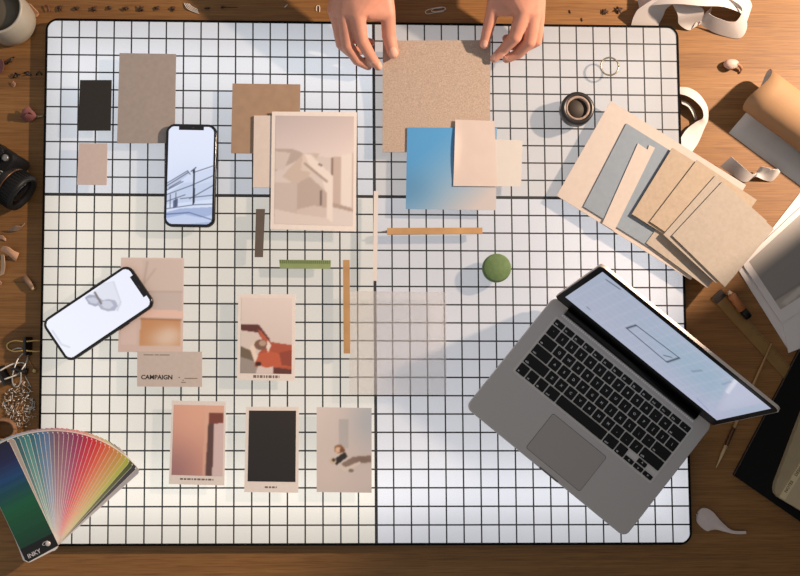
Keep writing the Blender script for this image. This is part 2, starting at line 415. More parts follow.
def print_sheet(name, label, px, z, im, inner, cap=None, th=.0007, paper=PAPER, lift=None):
    o = card(name, label, 'photo print', px, z, th, paper)
    im.a = np.clip(im.a*np.array([1.04, 1.07, 1.10]), 0, 240)
    q = quad_pts(px, z+th+.00025); u0, v0, u1, v1 = inner
    iq = [qlerp(q, u0, v0), qlerp(q, u1, v0), qlerp(q, u1, v1), qlerp(q, u0, v1)]
    picture('picture', iq, im, INK, o)
    if cap:
        u, v, w, h = cap; bm = bmesh.new()
        def bar(u0, u1, v, h):
            pts = [qlerp(q, u0, v), qlerp(q, u1, v), qlerp(q, u1, v+h), qlerp(q, u0, v+h)]
            prism(bm, [(p.x, p.y) for p in pts], z+th+.00005, z+th+.0002)
        x = u; rs = random.Random(int(px[0][0]))
        while x < u+w:
            l = rs.uniform(.02, .06); bar(x, min(x+l, u+w), v, h); x += l+.018
        obj('caption', bm, mat('caption_ink', (120,104,96), .8), o)
    return o
# house model photograph
im = Img(80, 110, (0,0,0)).grad((196,182,176), (206,194,187), 90)
im.poly([(0,0),(1,0),(1,.4),(0,.34)], lambda u, v: np.stack([182+24*v/.4+10*u, 168+24*v/.4+8*u, 166+22*v/.4+6*u], -1))
im.poly([(0,.31),(.22,.31),(.42,.36),(.0,.52)], (172,156,148)).poly([(0,.33),(.2,.345),(.12,.5),(0,.5)], (196,182,174))
im.poly([(.10,.56),(.36,.345),(.56,.345),(.42,.58),(.25,.63)], (190,172,160)).poly([(.36,.345),(.48,.36),(.66,.52),(.62,.60),(.50,.53),(.33,.50)], (204,188,176))
im.poly([(.37,.35),(.44,.355),(.74,.55),(.74,.97),(.66,.95),(.66,.72),(.60,.58),(.43,.44)], (219,206,197))
im.poly([(.29,.62),(.45,.56),(.66,.70),(.66,.93),(.29,.9)], (176,158,148)).poly([(.29,.86),(.5,.82),(.66,.84),(.66,.93),(.29,.9)], (196,180,171))
im.poly([(0,.62),(.29,.62),(.29,.9),(0,.88)], (190,174,166)).poly([(0,.86),(.3,.9),(.66,.93),(.74,.97),(.75,1),(0,1)], (206,192,184))
im.poly([(.58,.68),(.605,.68),(.605,.82),(.58,.82)], (110,98,92)).line(.38,.44,.66,.6,.012,(150,132,122)).poly([(.55,.43),(.6,.45),(.6,.47),(.55,.45)], (120,106,98))
im.poly([(.74,.37),(.84,.37),(.84,.82),(.74,.8)], (186,166,156)).poly([(.71,.38),(.74,.38),(.74,.55),(.71,.53)], (128,108,98)).poly([(.84,.36),(.98,.34),(.98,.84),(.84,.82)], (216,204,196))
im.poly([(.74,.79),(1,.84),(1,.87),(.74,.83)], (166,146,136)).poly([(.97,.34),(1,.34),(1,.85),(.97,.85)], (190,172,164)).blur(1)
print_sheet('photo_print', 'large photograph of a white house model with archway', [(272,111.5),(357,112.3),(355.8,231.5),(270.3,229)], ZG+.0056, im, (.045,.035,.965,.955), th=.0012)
# sketch phone
def phone(label, centre, along, length, width, z, im):
    """along: direction of the long side towards the notch"""
    c = Vector(centre); a = Vector(along).normalized(); ang = math.atan2(a.y, a.x)-math.pi/2
    ph = empty('smartphone', (c.x, c.y, z), label, 'phone', rot=(0, 0, ang))
    T = .0078; bm = bmesh.new(); r = .0125*length/.147
    out = rrect(width, length, r, 8)
    vs = []
    for k, (ins, zz) in enumerate(((.0012, 0), (0, .0012), (0, T-.0012), (.0012, T))):
        vs.append([bm.verts.new((x*(1-2*ins/width), y*(1-2*ins/length), zz)) for x, y in out])
    n = len(out)
    for p, q in zip(vs, vs[1:]):
        for k in range(n): f = bm.faces.new((p[k], p[(k+1) % n], q[(k+1) % n], q[k])); f.smooth = True
    bm.faces.new(vs[-1]); bm.faces.new(list(reversed(vs[0])))
    obj('body', bm, mat('phone_black', (16,16,18), .18, spec=.6), ph, local=True)
    bm = bmesh.new()
    for y in (.18, .10): box(bm, (-width/2-.0002, length*y, T*.5), (.0012, .011, .003))
    obj('button', bm, mat('phone_steel', (60,60,64), .3, 1.0), ph, local=True)
    bm = bmesh.new(); box(bm, (width/2+.0002, length*.13, T*.5), (.0012, .016, .003)); obj('button', bm, MATS['phone_steel'], ph, local=True)
    b = .0040; w2, l2 = width-2*b, length-2*b
    def mask(w, h):
        x = (np.arange(w)+.5)/w*w2-w2/2; y = l2/2-(np.arange(h)+.5)/h*l2; X, Y = np.meshgrid(x, y); rr = r-b
        dx, dy = np.abs(X)-(w2/2-rr), np.abs(Y)-(l2/2-rr)
        ok = ~((dx > 0) & (dy > 0) & (np.hypot(dx, dy) > rr))
        return ok & ~((np.abs(X) < w2*.27) & (Y > l2/2-.0052))
    Mw = parent_world(ph); pts = [Mw @ Vector((x, y, T+.0002)) for x, y in ((-w2/2, l2/2), (w2/2, l2/2), (w2/2, -l2/2), (-w2/2, -l2/2))]
    s = picture('screen', pts, im, attr_mat('screen_glow', 1.0, .15), ph, mask); s['label'] = 'lit phone display'
    bm = bmesh.new(); tube(bm, [(-.004, l2/2-.0018, T+.0002), (.004, l2/2-.0018, T+.0002)], .0005, 6); obj('speaker', bm, mat('grille', (45,45,48), .5), ph, local=True)
    return ph
im = Img(90, 200, (0,0,0)).grad((226,232,250), (212,222,246), 90)
im.spot(.5,.62,.6,.25,(196,208,236),.5)
def stroke(a, b, w=.008, c=(60,66,84), o=.9): im.line(a[0],a[1],b[0],b[1],w,c,o)
im.poly([(0,.60),(.45,.46),(.5,.48),(0,.66)], (176,188,216),.7).poly([(0,.70),(.35,.58),(1,.55),(1,.74),(0,.80)], (190,202,228),.8).poly([(.5,.5),(1,.42),(1,.56),(.62,.60)], (204,214,238),.9)
im.poly([(0,.88),(.3,.84),(1,.82),(1,1),(0,1)], (150,166,206),.8).poly([(.0,.94),(.4,.9),(.75,.93),(1,.9),(1,.97),(.4,1),(0,1)], (196,208,236),.9)
for a, b in (((0,.585),(.44,.455)),((0,.61),(.46,.47)),((.44,.455),(.5,.49)),((0,.655),(.35,.565)),((.05,.63),(.3,.56)),((.0,.70),(.55,.60)),((.55,.60),(1,.50)),((.5,.74),(1,.60)),((.58,.47),(1,.40)),((.08,.70),(.08,.83)),((.2,.68),(.2,.82)),((.0,.845),(.6,.80)),((.6,.80),(1,.79)),((.3,.74),(1,.70)),((.0,.77),(.4,.70))): stroke(a, b)
im.poly([(.56,.44),(.6,.44),(.61,.78),(.57,.8)], (34,38,52)); stroke((.52,.46),(.62,.42),.012); im.poly([(.14,.76),(.24,.74),(.24,.82),(.14,.84)], (60,70,100),.8)
im.line(.0,.9,.5,.88,.012,(86,104,150)).line(.5,.88,1,.95,.01,(90,108,150)).blur(1)
pc = W(190.5, 175.5, ZG+.008); pt = W(192, 124, ZG+.008); pb = W(189.3, 226.8, ZG+.008)
PL = (pt-pb).length; PWD = (W(217,176,ZG+.008)-W(165.3,176,ZG+.008)).length
phone('black phone lying upright showing a blue architectural sketch', (pc.x, pc.y), (pt-pb)[:2], PL, PWD*.985, ZG+.002, im)
# lower-left prints
im = Img(64, 96, (0,0,0)).grad((214,194,184), (206,182,172), 90)
im.poly([(.34,.02),(.97,.02),(.97,.36),(.34,.36)], (206,188,178)).poly([(.30,.36),(.97,.36),(.97,.56),(.3,.56)], (196,180,172)).line(.34,.36,.97,.36,.01,(182,164,154))
im.poly([(.3,.54),(1,.56),(1,.64),(.3,.64)], (226,190,174)).line(.42,.05,.36,.34,.015,(188,168,158)).line(.55,.12,.38,.28,.012,(190,170,160))
im.poly([(.34,.645),(.96,.655),(.95,.93),(.33,.93)], (196,142,100)).spot(.72,.86,.3,.13,(214,188,166),.95).spot(.8,.8,.2,.1,(222,200,184),.6).line(.34,.645,.96,.655,.01,(150,104,76))
im.poly([(.04,.72),(.28,.68),(.28,.92),(.04,.92)], (214,190,180)).blur(1)
print_sheet('photo_print', 'pink mood sheet with an orange picture, partly under the tilted phone', [(121,257.5),(184,258),(182.8,352.5),(118,352)], ZG, im, (.0,.0,1,1), paper=mat('pink_paper', (214,200,195), .75))
im2 = Img(90, 200, (0,0,0)).grad((236,238,252), (240,242,252), 90)
def on_phone(px, py):
    d = np.array([px-98.3, py-313.2]); return (.5+float(d @ (.559,.829))/49.0, .5-float(d @ (.829,-.559))/101.0)
OP = lambda *p: [on_phone(*q) for q in p]
im2.poly(OP((100,284),(114,280),(122,305),(117,311),(108,312),(86,297)), (224,226,238)).poly(OP((84,296),(88,303),(95,306),(101,304),(103,300),(95,294),(88,293)), (166,170,188)).poly(OP((97,303),(101,309),(108,311.5),(115,311),(118.5,306),(115,300),(108,298.5),(101,300)), (176,178,196))
im2.poly(OP((100,303),(104,308),(110,309),(114,306),(111,301),(104,300)), (206,208,222)).poly(OP((86,297),(90,302),(96,303.5),(99,300),(93,296)), (200,203,218))
for a, b, w, c in (((94,291),(101,303),.022,(128,120,120)), ((113,281),(121,302),.016,(212,214,226)), ((121,302),(118,311),.016,(208,210,224)), ((96,284),(113,280),.012,(218,220,232)), ((52,330),(62,345),.02,(214,218,232)), ((62,345),(70,348),.02,(216,220,234))):
    p, q = on_phone(*a), on_phone(*b); im2.line(p[0], p[1], q[0], q[1], w, c)
im2.blur(2)
z = ZG+.0085; c = W(98.3, 313.2, z); e1 = W(98.3+43, 313.2-29, z); e0 = W(98.3-43, 313.2+29, z); s1 = W(98.3+14.2, 313.2+21.1, z); s0 = W(98.3-14.2, 313.2-21.1, z)
phone('black phone lying tilted over the pink mood sheet showing a grey bowl', (c.x, c.y), (e1-e0)[:2], (e1-e0).length*1.02, (s1-s0).length*.985, ZG+.0009, im2)
cq = [(137.3,351.3),(202,351.8),(202,387),(137,386.5)]
cd = card('card', 'pinkish grey title card printed CAMPAIGN below the mood sheet', 'card', cq, ZG+.0009, .0012, mat('title_card', (200,189,183), .8, vary=.03, scale=150))
q = quad_pts(cq, ZG+.0022); ex = (q[1]-q[0]).normalized(); ey = Vector((-ex.y, ex.x, 0)); wl = (q[1]-q[0]).length
def TM(o, ex=ex, ey=ey): return Matrix(((ex.x, ey.x, 0, o.x), (ex.y, ey.y, 0, o.y), (0, 0, 1, o.z), (0, 0, 0, 1)))
bm = bmesh.new(); text_bm(bm, 'CAMPAIGN', TM(qlerp(q, .06, .79)), .0088, bold=.0002); obj('lettering', bm, mat('title_ink', (46,40,38), .8), cd)
def print_line(name, bars):
    bm = bmesh.new()
    for (u0, u1, v) in bars:
        pts = [qlerp(q, u0, v), qlerp(q, u1, v), qlerp(q, u1, v+.025), qlerp(q, u0, v+.025)]; prism(bm, [(p.x, p.y) for p in pts], ZG+.0021, ZG+.0023)
    obj(name, bm, mat('fine_ink', (140,124,114), .8), cd)
print_line('heading', [(.10,.25,.085),(.27,.33,.085),(.345,.5,.085)]); print_line('subtitle', [(.64,.66,.72),(.73,.93,.745),(.70,.72,.80),(.68,.75,.86)])
# hands photograph
im = Img(64, 96, (0,0,0)).grad((216,200,192), (198,180,172), 90)
im.poly([(0,.38),(.2,.45),(.5,.62),(.4,.8),(0,.78)], (206,190,180)).poly([(0,.64),(.22,.70),(.3,.84),(0,.86)], (110,94,78)).poly([(0,.78),(.3,.84),(.35,1),(0,1)], (150,138,130))
im.poly([(0,.35),(.36,.36),(.56,.54),(.60,.62),(.50,.64),(.34,.46),(0,.43)], (92,50,48)).poly([(.33,.42),(.4,.44),(.6,.6),(.55,.66),(.42,.55)], (176,88,62))
im.poly([(.56,.58),(1,.62),(1,.98),(.55,.96),(.28,.9),(.36,.72)], (166,80,58)).poly([(.36,.74),(.56,.7),(.8,.74),(1,.72),(1,.9),(.5,.92),(.28,.88)], (184,90,62)).poly([(.75,.72),(1,.68),(1,.9),(.8,.88)], (140,66,50))
im.poly([(.18,.66),(.28,.58),(.30,.72),(.34,.78),(.28,.86)], (224,204,186)).spot(.4,.62,.13,.07,(120,88,72),1,0).spot(.43,.60,.07,.04,(176,146,128),1,0).poly([(.52,.56),(.6,.62),(.54,.72),(.5,.66)], (224,206,194))
im.poly([(.35,.88),(.5,.92),(.64,.9),(.64,1),(.3,1)], (206,188,180)).poly([(.64,.91),(1,.94),(1,1),(.64,1)], (92,52,46)).spot(.35,.87,.06,.03,(60,34,28),1,0).blur(1)
print_sheet('photo_print', 'photograph of two orange lit hands holding a ring shape', [(238.3,294),(295.5,294.3),(295,381),(237,380)], ZG, im, (.055,.045,.94,.92), (.28,.94,.45,.03))
im = Img(60, 92, (0,0,0)).grad((214,160,138), (206,150,130), 90)
im.spot(.0,.98,.7,.55,(150,108,110),.85).spot(.45,.15,.5,.4,(222,172,148),.5)
im.poly([(.70,.11),(.99,.11),(.99,.26),(.80,.26),(.79,.995),(.65,.995),(.69,.3)], (120,66,56)).poly([(.69,.26),(.80,.26),(.79,.995),(.65,.995)], (92,66,62)).poly([(.80,.26),(1,.25),(1,1),(.79,1)], (206,180,176)).poly([(.62,0),(1,0),(1,.10),(.70,.11),(.66,.995),(.60,.995)], (216,170,148),.6).blur(1)
print_sheet('photo_print', 'terracotta pink photograph of a dark doorway, leftmost of the bottom row', [(171.8,400.5),(226,401.6),(224.3,485.5),(168.8,484)], ZG, im, (.045,.05,.965,.89), (.2,.925,.6,.02))
im = Img(60, 90, (0,0,0)).grad((40,35,34), (33,29,29), 90)
print_sheet('photo_print', 'print with a plain black picture, middle of the bottom row', [(246,406.7),(299,406.9),(298.3,492.8),(244.2,492)], ZG, im, (.06,.045,.945,.875), (.38,.93,.22,.02))
im = Img(64, 100, (0,0,0)).grad((204,190,182), (184,172,168), 45)
im.spot(1.0,.15,.5,.4,(150,158,166),.75).poly([(.41,.14),(.58,.14),(.58,.48),(.41,.48)], (150,148,148),.55).spot(.2,.8,.6,.4,(200,184,174),.6)
im.poly([(.45,.66),(.66,.58),(.98,.56),(.98,.64),(.7,.66),(.55,.72)], (112,90,78),.8).spot(.85,.61,.2,.04,(100,84,76),.5)
im.poly([(.30,.62),(.52,.52),(.56,.58),(.36,.68)], (40,34,32)).spot(.41,.49,.09,.05,(140,98,70),1,0).spot(.39,.50,.05,.03,(206,170,140),1,0).spot(.30,.63,.06,.04,(190,170,150),1,0).spot(.31,.62,.03,.02,(70,56,48),1,0)
im.poly([(.36,.68),(.5,.71),(.78,.63),(.8,.65),(.6,.74),(.5,.75)], (196,184,172)).poly([(.44,.46),(.52,.5),(.5,.54),(.42,.52)], (110,74,54)).spot(.63,.74,.05,.02,(120,108,100),1,0).blur(1)
print_sheet('photo_print', 'grey photograph of a small brass mechanism, rightmost of the bottom row', [(316.6,407.2),(371.6,408),(371.6,492.8),(316.6,492)], ZG, im, (.0,.0,1,1), (.4,.925,.24,.015))

# strips, sticks
card('strip', 'narrow dark grey bar below the house model photograph', 'bar', [(256,209),(264.8,209),(262.8,257),(254.6,257)], ZG, .003, mat('dark_grey_bar', (92,82,76), .8, vary=.05, scale=100))
gr = card('ruler', 'short green strip with fine ruled teeth below the house model photograph', 'ruler', [(279,259.7),(331,260.2),(330.4,268.8),(280,268.2)], ZG, .003, mat('green_plastic', (136,154,104), .5, vary=.05, scale=100))
q = quad_pts([(279,259.7),(331,260.2),(330.4,268.8),(280,268.2)], ZG+.003); bm = bmesh.new()
for k in range(26):
    u = .03+.94*k/25; pts = [qlerp(q, u-.006, .04), qlerp(q, u+.006, .04), qlerp(q, u+.006, .42), qlerp(q, u-.006, .42)]; prism(bm, [(p.x, p.y) for p in pts], ZG+.003, ZG+.0034)
obj('tick_mark', bm, mat('green_dark', (84,104,58), .6), gr)['kind'] = 'stuff'
STICK = mat('stick_wood', (178,140,96), .65, vary=.12, scale=40, stretch=(1,1,1), bump=.1)
card('wooden_stick', 'flat wooden stick lying vertically left of the tracing paper', 'stick', [(343,260),(349.6,260),(350.2,353.5),(343.6,353.5)], ZG, .004, STICK)
bm = bmesh.new(); st = empty('wooden_stick', W(432, 231, ZG), 'wooden stick with grey pointed tip lying horizontally below blue print', 'stick')
prism(bm, [(p.x, p.y) for p in quad_pts([(387,228),(482.3,227.6),(482.5,233.8),(387,234.6)], ZG+.004)], ZG, ZG+.005); obj('shaft', bm, STICK, st)
bm = bmesh.new(); tube(bm, [W(388,231.5,ZG+.0022), W(383,232,ZG+.002), W(377.5,232.5,ZG+.001)], [.0021,.0014,.0003], 8); obj('tip', bm, mat('graphite', (110,108,106), .4), st)
card('strip', 'tall thin white slat standing along the thick grid line', 'slat', [(373.8,191),(378.2,191),(377,281),(373,280.5)], ZG, .006, mat('white_slat', (214,208,205), .7))

# ------------------------------------------------------------------ centre sheets
KR = bpy.data.materials
board_m = mat('chipboard', (176,158,144), .9, vary=.2, scale=520, bump=.15)
bl = lambda u, v: .012*max(0.0, (0.72-v)/.72)**2
card('board', 'speckled brown chipboard square held at its top corners by two hands', 'board', [(382.8,43.3),(489.8,42.8),(490.3,152.5),(382.5,152)], ZG, .002, board_m, lift=bl, n=14)
bp_px = [(407.3,127.4),(497,128),(496,210.2),(405.7,209)]
bo = card('photo_print', 'blue gradient print lying over the bottom of the chipboard', 'photo print', bp_px, ZG+.0032, .0008, PAPER)
im = Img(60, 60, (0,0,0)).grad((86,138,176), (106,152,184), 0)
d = np.clip((im.u*.75+im.v*.75-.35)/.95, 0, 1)[..., None]**1.2
im.a = np.array((74,148,206))*(1-d)+np.array((184,179,181))*d; im.spot(.05,.75,.3,.3,(70,124,168),.5)
picture('picture', quad_pts(bp_px, ZG+.0042), im, INK, bo)
card('paper', 'small white vellum sheet sticking out right of the pink sheet', 'paper', [(470,138.5),(522.6,140.5),(521,186.3),(470,186)], ZG+.0045, .0004, mat('vellum_white', (196,193,190), .6, vary=.02, scale=60))
card('paper', 'blush pink translucent sheet with curled edge on the blue print', 'paper', [(455.3,119.5),(494.5,121),(497,186.5),(453.3,186)], ZG+.0055, .0005, mat('blush_sheet', (200,187,182), .6, vary=.03, scale=40), lift=lambda u, v: 0.0022*max(0, .2-u)**2/.04*math.sin(math.pi*min(1, v*1.1)))
def tracing_mat():
    m = bpy.data.materials.new('tracing_paper'); m.use_nodes = True; nt = m.node_tree; b = nt.nodes['Principled BSDF']
    t = nt.nodes.new('ShaderNodeBsdfTransparent'); mx = nt.nodes.new('ShaderNodeMixShader'); mx.inputs['Fac'].default_value = .34
    tr = nt.nodes.new('ShaderNodeBsdfTranslucent'); tr.inputs['Color'].default_value = rgba((245,238,234)); b.inputs['Base Color'].default_value = rgba((228,214,206)); b.inputs['Roughness'].default_value = .6
    m2 = nt.nodes.new('ShaderNodeMixShader'); m2.inputs['Fac'].default_value = .85
    nt.links.new(b.outputs[0], m2.inputs[1]); nt.links.new(tr.outputs[0], m2.inputs[2])
    nt.links.new(t.outputs[0], mx.inputs[1]); nt.links.new(m2.outputs[0], mx.inputs[2]); nt.links.new(mx.outputs[0], nt.nodes['Material Output'].inputs['Surface']); return m
card('tracing_paper', 'square of tracing paper on the grid showing lines through it', 'paper', [(350,291),(446.3,292),(446.3,395),(349,394.5)], ZG, .0003, tracing_mat())
# green disc
c = W(496, 268.5, ZG); bm = bmesh.new(); r = (W(510.5,268,ZG+.014)-W(481.8,268,ZG+.014)).length/2
lathe(bm, c, [(r*.9, 0), (r, .002), (r, .010), (r*.96, .0128), (r*.88, .014), (0.0001, .0142)], 48)
tag(obj('disc', bm, mat('green_felt', (90,116,72), .75, vary=.12, scale=160, bump=.1)), 'round moss green puck near the upper left of the laptop', 'disc')
# tape core
c = W(575.3, 111, ZG); r = .0243
tp = empty('tape_roll', c, 'dark brown tape roll near the top right of light table', 'tape')
bm = bmesh.new(); lathe(bm, c, [(r*.74, .001), (r*.75, 0), (r*.97, 0), (r, .001), (r, .016), (r*.97, .0175), (r*.76, .0175), (r*.74, .017), (r*.74, .001)], 48); bmesh.ops.recalc_face_normals(bm, faces=bm.faces)
obj('tape', bm, mat('dark_tape', (30,26,24), .35, spec=.5), tp)
bm = bmesh.new(); lathe(bm, c, [(r*.60, .0), (r*.735, 0), (r*.735, .0176), (r*.62, .0172), (r*.60, .0160), (r*.60, .0)], 48); bmesh.ops.recalc_face_normals(bm, faces=bm.faces)
co = obj('core', bm, mat('cardboard_core', (150,132,122), .8, vary=.25, scale=220), tp); co['label'] = 'pale cardboard core'
bm = bmesh.new(); lathe(bm, c, [(r*.59, .0005), (r*.59, .0125), (.0001, .0127)], 40); obj('hub', bm, mat('hub_dark', (62,55,48), .7), tp)
# metal ring
c = W(609.5, 66.5, ZG+.001); bm = bmesh.new(); tube(bm, [c+Vector((math.cos(a)*.0132, math.sin(a)*.0132, .0007)) for a in np.linspace(0, 2*math.pi, 41)], .0013, 8)
tag(obj('ring', bm, mat('ring_metal', (168,160,140), .3, .9), origin=c), 'thin plain metal ring near the top right of light table', 'ring')

# ------------------------------------------------------------------ sample cards, fanned over the right edge
CREAM = mat('cream_sheet', (184,176,170), .8, vary=.03, scale=120); GREYC = mat('grey_blue_board', (126,140,154), .85, vary=.04, scale=120, bump=.08)
TAN = mat('tan_board', (164,150,133), .88, vary=.07, scale=200, bump=.15); TAN2 = mat('beige_board', (160,152,142), .88, vary=.06, scale=200, bump=.15)
z = ZG+.0002
card('card', 'large cream sheet at the bottom of the fanned sample cards', 'card', [(610.8,100.8),(746,185),(691,280),(556.7,195.6)], z, .0012, CREAM, 'fanned sample cards')
card('card', 'grey blue board lying on the large cream sheet', 'card', [(626.5,123.3),(703,171),(660,254),(583.5,206.5)], z+.0013, .002, GREYC, 'fanned sample cards')
q = [(638,143.2),(644.5,147.8),(647.6,149.6),(649.2,145),(655,147.8),(614.3,231),(602.3,223.5)]
bm = bmesh.new(); prism(bm, [(p.x, p.y) for p in (W(x, y, z+.005) for x, y in q)], z+.0034, z+.005)
tag(obj('card', bm, CREAM), 'narrow cream strip with a notched end on the grey blue board', 'card', 'fanned sample cards')
card('card', 'beige card lowest of the tan cards, sticking out towards the laptop', 'card', [(690,184),(751,229.5),(707.5,288),(646,243)], z+.0034, .0016, TAN2, 'fanned sample cards')
card('card', 'tan board leftmost of the four overlapping tan cards', 'card', [(672.5,147.8),(742,191),(701,257),(632,214)], z+.0055, .003, TAN, 'fanned sample cards')
card('card', 'second tan board from the left of the four overlapping tan cards', 'card', [(697,160),(757,200),(710,262),(650,221.5)], z+.009, .0022, TAN, 'fanned sample cards')
card('card', 'third tan board mostly hidden under the topmost beige board', 'card', [(715.5,175.5),(767,221),(716,283),(663.5,234.5)], z+.0116, .0022, TAN2, 'fanned sample cards')
card('card', 'large beige board topmost of the fanned sample cards', 'card', [(722.5,181.5),(774,229),(725,287),(672.3,235.5)], z+.0142, .0024, TAN2, 'fanned sample cards')

# ------------------------------------------------------------------ laptop
ALU = mat('aluminium', (186,181,178), .42, .2, vary=.02, scale=900, bump=.02)
ALUE = mat('aluminium_sunlit_tint', (226,214,204), .35, .3)  # lightened warm tone paints in the sunlight along the lid edge
BLK = mat('key_black', (8,8,9), .5, spec=.3); BZL = mat('bezel_black', (6,6,7), .3, spec=.25); LEG = mat('key_legend', (200,200,200), .6)
ZB = ZG+.0012; TB = .013
bq = quad_pts([(552.5,296.5),(713.5,421),(625,541),(468.5,406.5)], ZB+TB)
ctr = sum(bq, Vector())/4; exl = ((bq[1]-bq[0]).normalized()+(bq[2]-bq[3]).normalized()).normalized(); exl.z = 0; exl.normalize()
eyl = Vector((-exl.y, exl.x, 0)); LW = ((bq[1]-bq[0]).length+(bq[2]-bq[3]).length)/2; LD = ((bq[3]-bq[0]).length+(bq[2]-bq[1]).length)/2
lap = empty('laptop', (ctr.x, ctr.y, ZG), 'open silver laptop with black keys standing on lower right of light table', 'laptop', rot=(0, 0, math.atan2(exl.y, exl.x)))
def rounded_slab(bm, pts, zs, mi=0):
    """zs: (inset, z) rings from below upward; pts about the origin"""
    wx = max(p[0] for p in pts)-min(p[0] for p in pts); wy = max(p[1] for p in pts)-min(p[1] for p in pts); vs = []
    for ins, zz in zs: vs.append([bm.verts.new((x*(1-2*ins/wx), y*(1-2*ins/wy), zz)) for x, y in pts])
    n = len(pts)
    for a, b in zip(vs, vs[1:]):
        for k in range(n): f = bm.faces.new((a[k], a[(k+1) % n], b[(k+1) % n], b[k])); f.material_index = mi
    f = bm.faces.new(vs[-1]); f.material_index = mi; f = bm.faces.new(list(reversed(vs[0]))); f.material_index = mi
zb, zt = ZB-ZG, ZB-ZG+TB
bm = bmesh.new(); rounded_slab(bm, rrect(LW, LD, .011, 8), [(.004, zb), (.0008, zb+.004), (0, zb+.006), (0, zt-.0012), (.0009, zt)]); obj('base', bm, ALU, lap, local=True)
bm = bmesh.new()
for sx in (-1, 1):
    for sy in (-1, 1): lathe(bm, (sx*LW*.42, sy*LD*.40, 0), [(.006, 0), (.006, zb+.0005), (.0001, zb+.0006)], 16)
obj('rubber_foot', bm, BLK, lap, local=True)
U = lambda u: (u-.5)*LW
V = lambda v: (.5-v)*LD
# keyboard well, trackpad, front notch
bm = bmesh.new(); k0, k1, r0, r1 = .066, .936, .105, .60
pts = rrect((k1-k0)*LW, (r1-r0)*LD, .003, 4); cx_, cy_ = U((k0+k1)/2), V((r0+r1)/2)
prism(bm, [(x+cx_, y+cy_) for x, y in pts], zt, zt+.0003); obj('keyboard_well', bm, mat('well_grey', (205,200,196), .5, .2), lap, local=True)
bm = bmesh.new(); pts = rrect(.335*LW, .30*LD, .003, 4)
prism(bm, [(x+U(.52), y+V(.80)) for x, y in rrect(.335*LW+.0012, .30*LD+.0012, .0034, 4)], zt, zt+.0002)
bm2 = bmesh.new(); prism(bm2, [(x+U(.52), y+V(.80)) for x, y in pts], zt, zt+.0005)
obj('trackpad_seam', bm, mat('seam_grey', (88,84,82), .6, .3), lap, local=True); obj('trackpad', bm2, mat('trackpad_grey', (166,159,154), .4, .2), lap, local=True)
bm = bmesh.new(); prism(bm, [(x+U(.52), y*1+V(.996)) for x, y in rrect(.115*LW, .012*LD, .0008, 3)], zt-.002, zt+.0004); obj('thumb_notch', bm, mat('notch_grey', (120,115,112), .5, .5), lap, local=True)
KW, KH = (k1-k0)*LW, (r1-r0)*LD
rows = [(.62, [(1.0357, s) for s in ['esc','F1','F2','F3','F4','F5','F6','F7','F8','F9','F10','F11','F12','-']]),
        (1, [(1,s) for s in '`1234567890-=']+[(1.5,'del')]), (1, [(1.5,'tab')]+[(1,s) for s in 'QWERTYUIOP[]\\']),
        (1, [(1.8,'caps')]+[(1,s) for s in "ASDFGHJKL;'"]+[(1.7,'ret')]), (1, [(2.3,'shift')]+[(1,s) for s in 'ZXCVBNM,./']+[(2.2,'shift')]),
        (1, [(1,'fn'),(1,'ctl'),(1,'alt'),(1.25,'cmd'),(5,''),(1.25,'cmd'),(1,'alt'),(3,'ARROWS')])]
toth = sum(r[0] for r in rows); marg = .0022; ky = V(r0)-marg; uh = (KH-2*marg)/toth; uw = (KW-2*marg)/14.5; gap = .0021
def key_mesh(x, y, w, h, s):
    bm = bmesh.new(); pts = [(px_+x+w/2, py_+y-h/2) for px_, py_ in rrect(w-gap, h-gap, .0011, 3)]
    prism(bm, pts, zt+.0003, zt+.0017)
    if s:
        one = len(s) == 1; sz = .0052 if one else .0034
        M = Matrix.Translation((x+w/2 if one else x+gap+.001, y-h/2-sz*.33 if one else y-h+gap+.0008, zt+.00175)); text_bm(bm, s, M, sz, 1, align='CENTER' if one else 'LEFT', depth=.00003, bold=.0001)
    obj('key', bm, [BLK, LEG], lap, local=True)
for rh, ks in rows:
    x = U(k0)+marg; h = rh*uh
    for w, s in ks:
        if s == 'ARROWS':
            a = uw; hh = h/2
            key_mesh(x, ky-hh, a, hh, '<'); key_mesh(x+a, ky, a, hh, '^'); key_mesh(x+a, ky-hh, a, hh, 'v'); key_mesh(x+2*a, ky-hh, a, hh, '>')
        else: key_mesh(x, ky, w*uw, h, s)
        x += w*uw
    ky -= h
# lid: solve the opening angle and height from where its top corners stand
Ml = parent_world(lap); hz = zt+.002
def lid_pts(D, phi, hy, L=None):
    L = LW if L is None else L
    dirv = Vector((0, -math.cos(phi), math.sin(phi)))
    b0, b1 = Vector((-L/2, hy, hz)), Vector((L/2, hy, hz))
    return [Ml @ p for p in (b0, b1, b1+dirv*D, b0+dirv*D)]
best = None
for D in np.linspace(.13, .235, 43):
    for ph in np.radians(np.linspace(88, 125, 75)):
        P = lid_pts(D, ph, LD/2-.003); e = sum(((proj(P[i])-np.array(t))**2).sum() for i, t in ((3, (599.5,268.5)), (2, (783,408.5))))
        if best is None or e < best[0]: best = (e, D, ph)
_, LDD, LPH = best; HY = LD/2-.003; HYY = HY
yv = Vector((0, -math.cos(LPH), math.sin(LPH))); xv = Vector((1, 0, 0)); zv = xv.cross(yv)     # zv: front of the screen
LM = Matrix(((xv.x, yv.x, zv.x, 0), (xv.y, yv.y, zv.y, HY), (xv.z, yv.z, zv.z, hz), (0, 0, 0, 1)))
if (LM.to_3x3() @ Vector((0, 0, 1))).y > 0: front = -1
else: front = 1
lid = empty('lid', (0, 0, 0)); lid.parent = lap; lid.matrix_basis = LM
